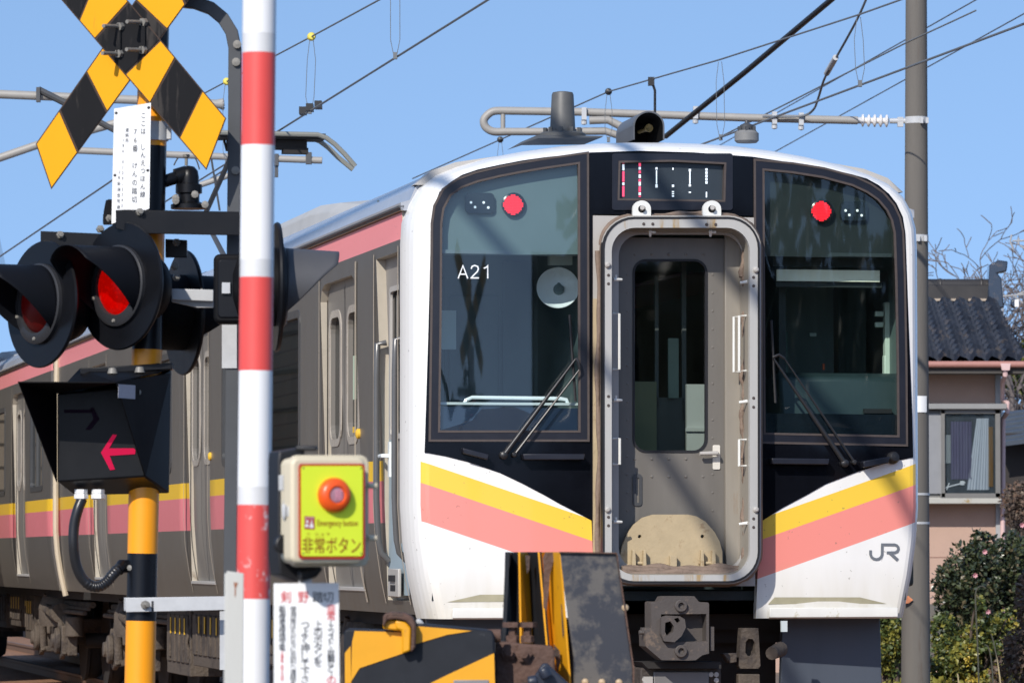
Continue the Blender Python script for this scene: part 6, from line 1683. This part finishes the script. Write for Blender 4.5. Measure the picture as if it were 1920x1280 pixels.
def bush(name, label, cat, Y, ells, n, size, mats, seed, trunk_px=None, thr=0.0, droop=0, sc=1.6, extra=None, grp=None, mi=None):
    rnd = random.Random(seed)
    el = [(P(x, y, Y + dy), Vector((rx_ * Y / FPX, dep, ry_ * Y / FPX))) for x, y, rx_, ry_, dy, dep in ells]
    cx_ = sum(e[0].x for e in el) / len(el)
    t = thing(name, label, cat, Vector((cx_, Y, -.42)), grp)
    mb = MB(); bxs = [(min(c[i] - r[i] for c, r in el), max(c[i] + r[i] for c, r in el)) for i in range(3)]
    leaf_cloud(mb, n, blobs(el, thr, sc, seed * 3.1), bxs, size, rnd, droop, mi or (lambda p, r: 0 if r.random() < .55 else (1 if r.random() < .75 else 2)))
    mb.build('foliage', mats, t, smooth=0, fix=False, whole=True)
    mb = MB()
    for k in range(9):
        c, r = el[k % len(el)]; e = Vector((c.x + rnd.uniform(-.7, .7) * r.x, c.y + rnd.uniform(-.5, .5) * r.y, c.z + rnd.uniform(-.2, .8) * r.z))
        b0_ = Vector((cx_ + rnd.uniform(-.15, .15), Y + rnd.uniform(-.1, .1), -.42)); mid = b0_.lerp(e, .5) + Vector((rnd.uniform(-.1, .1), 0, .1))
        mb.tube(smooth_path([b0_, mid, e], 4), [.03 - .0028 * i for i in range(9)], 6)
    mb.build('stems', mat('stem_brown', (.09, .065, .05), .9), t)
    if extra: extra(t, el, rnd)
    return t
lf = lambda nm, c, r=.45: mat(nm, c, r, var=.35, scale=9)
DG = [lf('leaf_dark', (.030, .042, .022), .25), lf('leaf_mid', (.065, .078, .034), .28), lf('leaf_olive', (.14, .115, .065), .4)]
YG = [lf('leaf_green', (.07, .095, .026)), lf('leaf_yellowgreen', (.20, .19, .035)), lf('leaf_gold', (.48, .35, .05))]
BR = [lf('twig_brown', (.085, .062, .048), .8), lf('twig_reddish', (.13, .08, .055), .8), lf('twig_pale', (.19, .15, .11), .8)]
def flowers(t, el, rnd):
    mb = MB()
    for x, y in ((1846, 1034), (1828, 1078), (1852, 1146), (1882, 1143), (1895, 1159), (1916, 984)):
        c = P(x, y, 57.0)
        for k in range(7):
            a = k * .9; mb.add([c, c + Vector((.025 * math.cos(a), -.03, .025 * math.sin(a))), c + Vector((.034 * math.cos(a + .4), -.05, .034 * math.sin(a + .4))), c + Vector((.025 * math.cos(a + .8), -.03, .025 * math.sin(a + .8)))], [(0, 1, 2, 3)])
    mb.build('flower', mat('blossom_pink', (.62, .34, .37), .6), t, smooth=0, fix=False)
bush('camellia_bush', 'dark green glossy bush with a few pink blossoms in front of the house', 'bush', 59.0,
     [(1830, 1090, 62, 85, 0, .55), (1790, 1110, 42, 62, -.2, .45), (1895, 1090, 60, 95, .3, .6), (1820, 1165, 70, 45, 0, .5), (1840, 1030, 30, 38, .1, .3)], 13000, .068, DG, 3, extra=flowers, thr=-.08, sc=2.6)
def golden(p, r):
    v = noise.noise(p * 2.6 + Vector((3, 1, 7))) + .5 * noise.noise(p * 7)
    return 2 if v > .42 and r.random() < .8 else (1 if v > .05 and r.random() < .7 or r.random() < .22 else 0)
bush('golden_shrub', 'yellow-green leafy shrub with golden tips growing below the dark glossy bush', 'bush', 55.0,
     [(1800, 1235, 60, 50, 0, .4), (1850, 1215, 60, 60, .1, .4), (1835, 1150, 14, 36, -.1, .12), (1765, 1180, 26, 38, .1, .25), (1890, 1190, 38, 50, .2, .35), (1850, 1290, 110, 60, 0, .4)], 10000, .062, YG, 5, thr=.07, sc=3.4, mi=golden)
bush('brown_shrub', 'leafless reddish brown shrub growing beside the golden shrub', 'bush', 53.0,
     [(1925, 1210, 45, 60, 0, .4), (1905, 1270, 50, 50, 0, .4), (1935, 1120, 30, 60, .1, .3)], 3000, .06, BR, 6, thr=0, sc=3)
bush('trackside_shrub', 'small green and gold shrub between the train skirt and the concrete pole', 'bush', 54.0,
     [(1680, 1180, 34, 55, 0, .4), (1660, 1215, 40, 60, .1, .4)], 4500, .06, YG, 9, thr=-.05, sc=3, mi=golden)
bush('twiggy_shrub', 'grey-brown twiggy shrub under the blue-grey roof of the dark house', 'bush', 66.0,
     [(1912, 945, 34, 48, 0, .5), (1945, 960, 45, 60, 0, .5)], 2600, .06, BR, 12, thr=.02, sc=3)
bush('evergreen_tree', 'green tree rising above the blue-grey roof of the dark house', 'tree', 95.0,
     [(1908, 712, 26, 34, 0, .6), (1950, 690, 50, 60, .3, .8)], 3000, .12, [lf('evergreen_leaf', (.05, .075, .02)), lf('evergreen_tip', (.12, .13, .03)), DG[0]], 14, thr=-.1)
# dry grass stalks
rnd = random.Random(4)
for pts in ([(1836, 1330), (1834, 1240), (1830, 1150), (1829, 1115), (1833, 1102), (1841, 1098), (1848, 1102)], [(1882, 1330), (1872, 1250), (1862, 1200), (1858, 1188)], [(1864, 1330), (1860, 1250), (1854, 1215), (1846, 1208)], [(1800, 1340), (1797, 1275), (1795, 1262)], [(1733, 1340), (1733, 1260), (1736, 1235)]):
    pp = smooth_path([P(x, y, 52.0) for x, y in pts], 6)
    o = MB().tube(pp, [.010 - .004 * i / len(pp) for i in range(len(pp))], 5).build('dry_grass_stalk', mat('straw', (.42, .34, .19), .8), org=pp[0])
    tag(o, {7: 'tall straw coloured stalk hooked over at its tip before the bushes', 4: 'straw stalk leaning in front of the golden shrub'}.get(len(pts), None) or 'short straw', 'grass stalk', 'dry grass stalks')
stalks = [o for o in bpy.data.objects if o.name.startswith('dry_grass_stalk')]
for o, l in zip(stalks, ['tall straw coloured stalk hooked over at its tip before the bushes', 'straw stalk curving out of the golden shrub next to the brown shrub', 'straw stalk with a bent tip just beside the hooked one', 'short straw stalk low in front of the golden shrub', 'short dark straw stalk in front of the concrete pole foot']): o['label'] = l
# blue-green bin sheet and post behind the shrubs
o = MB().box(P(1792, 1180, 61), (.05, .05, .9)).build('garden_post', mat('post_green', (.14, .22, .12), .6), org=P(1792, 1240, 61)); tag(o, 'thin green post standing in front of the teal sheet', 'post')
mb = MB(); mb.prism([P(x, y, 61.6) for x, y in ((1772, 1165), (1795, 1140), (1797, 1260), (1770, 1260))], (0, .3, 0)); o = mb.build('teal_sheet', mat('teal_sheet', (.04, .13, .14), .5, var=.4, scale=8), org=P(1784, 1260, 61.6)); tag(o, 'teal plastic sheet half hidden behind the golden shrub', 'sheet')
# ground cover by the pole
mb = MB(); rnd = random.Random(8)
leaf_cloud(mb, 2500, lambda p: True, [(P(1640, 1280, 50).x, P(1990, 1280, 50).x), (46, 58), (-.42, -.12)], .09, rnd, -.6)
tag(mb.build('ground_cover', YG[1], smooth=0, fix=False), kind='stuff', label='low grass along the ground below the bushes', cat='grass')
# bare trees behind the houses
M['bark'] = mat('bare_bark', (.12, .10, .095), .9, var=.2)
def bare_tree(base_px, Y, h, seed, label, lean=0.0):
    rnd = random.Random(seed); b = P(base_px, 600, Y); b.z = -.42
    t = thing('bare_tree', label, 'tree', b, 'bare trees behind the house')
    mb, mb_t = MB(), MB()
    def grow(p, d, L_, r, lev):
        n_ = 4; pts = [p]; dd = d
        for i in range(n_):
            dd = (dd + Vector((rnd.gauss(0, .13), rnd.gauss(0, .13), rnd.gauss(.03, .08)))).normalized(); pts.append(pts[-1] + dd * L_ / n_)
        (mb_t if lev < 2 else mb).tube(pts, [r * (1 - .45 * i / n_) for i in range(n_ + 1)], 6 if lev < 2 else 3, caps=False) if r > .012 else mb.tube(pts, .010, 3, caps=False)
        if lev >= 7: return
        k = 3 if lev < 5 else 2
        for j in range(k):
            q = pts[-1] if j == 0 else pts[rnd.randint(2, n_)]
            a = rnd.uniform(0, 2 * PI); sp = rnd.uniform(.35, .85)
            _, u, v = basis(dd); nd = (dd * math.cos(sp) + (u * math.cos(a) + v * math.sin(a)) * math.sin(sp)).normalized()
            grow(q, nd, L_ * rnd.uniform(.60, .80), r * .60, lev + 1)
    grow(b, Vector((lean, 0, 1)).normalized(), h * .34, .14, 0)
    mb_t.build('trunk', M['bark'], t); mb.build('twigs', M['bark'], t, smooth=0, fix=False)
bare_tree(1905, 92, 8.5, 21, 'bare tree rising beside the ridge end of the tiled roof', .05)
bare_tree(1800, 100, 8.2, 33, 'bare tree behind the middle of the tiled roof ridge', -.05)
bare_tree(1765, 104, 8.0, 37, 'bare tree behind the tiled roof close to the concrete pole', -.1)
bare_tree(1965, 96, 9.2, 41, 'bare tree standing behind the dark neighbouring house', 0)
# television aerials
def aerial(label, pts, Y):
    base = P(*pts[0][0], Y); t = MB()
    for seg in pts: t.tube([P(x, y, Y) for x, y in seg], .016, 6)
    o = t.build('television_aerial', mat('aerial_grey', (.34, .34, .34), .4, .6), org=base); tag(o, label, 'aerial')
aerial('white television aerial beside the end of the roof ridge', [[(1882, 625), (1878, 528)], [(1872, 556), (1922, 552)], [(1898, 552), (1918, 568)], [(1908, 552), (1940, 540)]], 74)
aerial('dark curved aerial high in the sky above the bare twigs', [[(1940, 600), (1940, 445)], [(1898, 452), (1945, 450)], [(1897, 440), (1894, 452), (1900, 468)], [(1910, 446), (1910, 458)], [(1912, 460), (1935, 475)]], 78)

# ================================================================== what stands around outside the frame (seen in the glass and steel)
def trackside_house(cx_, yf, wx, dy, hgt, label):
    h_ = thing('trackside_house', label, 'house', (cx_, yf, -.42), 'tan houses beside the track')
    w_ = MB().box((cx_, yf + dy / 2, hgt / 2 - .42), (wx, dy, hgt)).build('house_wall', mat('siding_tan', (.19, .15, .105), .8, var=.15, scale=2), h_)
    mb = MB()
    for k in range(int(hgt / .4)): mb.box((cx_, yf + dy / 2, k * .4), (wx + .03, dy + .03, .045))
    mb.build('siding_joint', mat('joint_dark', (.05, .04, .03), .9), w_, whole=True)
    MB().prism([(cx_ - wx / 2 - .4, yf - .5, hgt - .5), (cx_ - wx / 2 - .4, yf + dy + .5, hgt - .5), (cx_ - wx / 2 - .4, yf + dy / 2, hgt + 1.6)], (wx + .8, 0, 0)).build('house_roof', M['tile'], h_)
    for k in (-1, 1): MB().box((cx_ + k * wx * .25, yf - .02, 1.6), (1.6, .06, 1.2)).build('window', M['alu'], h_)
trackside_house(-17.5, 48, 19, 8, 6.2, 'tan house with horizontal siding nearer along the track, mirrored in the train windows')
trackside_house(-23, 82, 26, 9, 7, 'tan house with horizontal siding farther along the track, behind the nearer one')
rnd = random.Random(17); mb = MB()
def inwood(p):
    a = math.degrees(math.atan2(p.x - 1, 27 - p.y)); return noise.noise(p * .35) > -.25 and p.z < 6.5 + 2.5 * noise.noise(Vector((p.x * .2, 0, 0)))
leaf_cloud(mb, 9000, inwood, [(12, 75), (-16, -9), (-.4, 10)], .75, rnd)  # added unseen leaf mass, placed to darken reflections in the glass
mb.add([(11, -14, -.42), (76, -14, -.42), (76, -14, 5.6), (11, -14, 5.6)], [(0, 1, 2, 3)])
tag(mb.build('wood', lf('wood_leaf', (.03, .045, .02)), smooth=0, fix=False), kind='stuff', label='added dark wood behind the road, unseen, darkening reflections in the glass', cat='wood')
# overhead cables in front of the train whose shadows fall across its face
for nm, sh in (('thick overhead cable crossing high above the road', [(840, 345, 0), (960, 480, 0), (1250, 868, -.09), (1330, 988, -.09), (1400, 1120, 0)]),
               ('second overhead cable crossing high above the road', [(1640, 860, 0), (1680, 912, 0), (1716, 985, 0)])):
    qs = [TRAIN @ F(x, y, o) for x, y, o in sh]
    zc3 = qs[0].z + sdir.z * (8.5 if len(sh) > 3 else 11)
    qs = [q + sdir * ((zc3 - q.z) / sdir.z) for q in qs]
    qs = [qs[0] - (qs[1] - qs[0]).normalized() * 14] + qs + [qs[-1] + (qs[-1] - qs[-2]).normalized() * 16]
    wire('overhead_cable', nm, qs, .045, mt=M['wireblk'])

# the other crossing signal, on the near side of the road behind the camera (mirrored in the windscreen)
mir = F(885, 585); nl = Vector((2 * .07 / 1.69 * mir.x, -1, 0)).normalized(); din = lray(885, 585).normalized()
rw = (TRAIN.to_3x3() @ (din - nl * 2 * din.dot(nl))).normalized(); pw = TRAIN @ mir
spot = pw + rw * ((-5.0 - pw.y) / rw.y)
off_top = P(250, 72, Yc) - sig.location
sig2 = sig.copy(); C.objects.link(sig2); ORG[sig2.name] = sig.location.copy()
sig2.rotation_euler = (0, 0, PI + R(12)); rotv = Matrix.Rotation(PI + R(12), 3, 'Z') @ off_top * 1.31; sig2.scale = (1.31, 1.31, 1.31)
sig2.location = (spot.x - rotv.x, spot.y - rotv.y, -.012)
sig2['label'] = 'second yellow and black crossing signal behind the road, mirrored in the windscreen'
tag(sig, group='crossing signals'); tag(sig2, group='crossing signals')
for ch in list(sig.children):
    k1 = ch.copy(); C.objects.link(k1); k1.parent = sig2
    for g in list(ch.children): k2 = g.copy(); C.objects.link(k2); k2.parent = k1
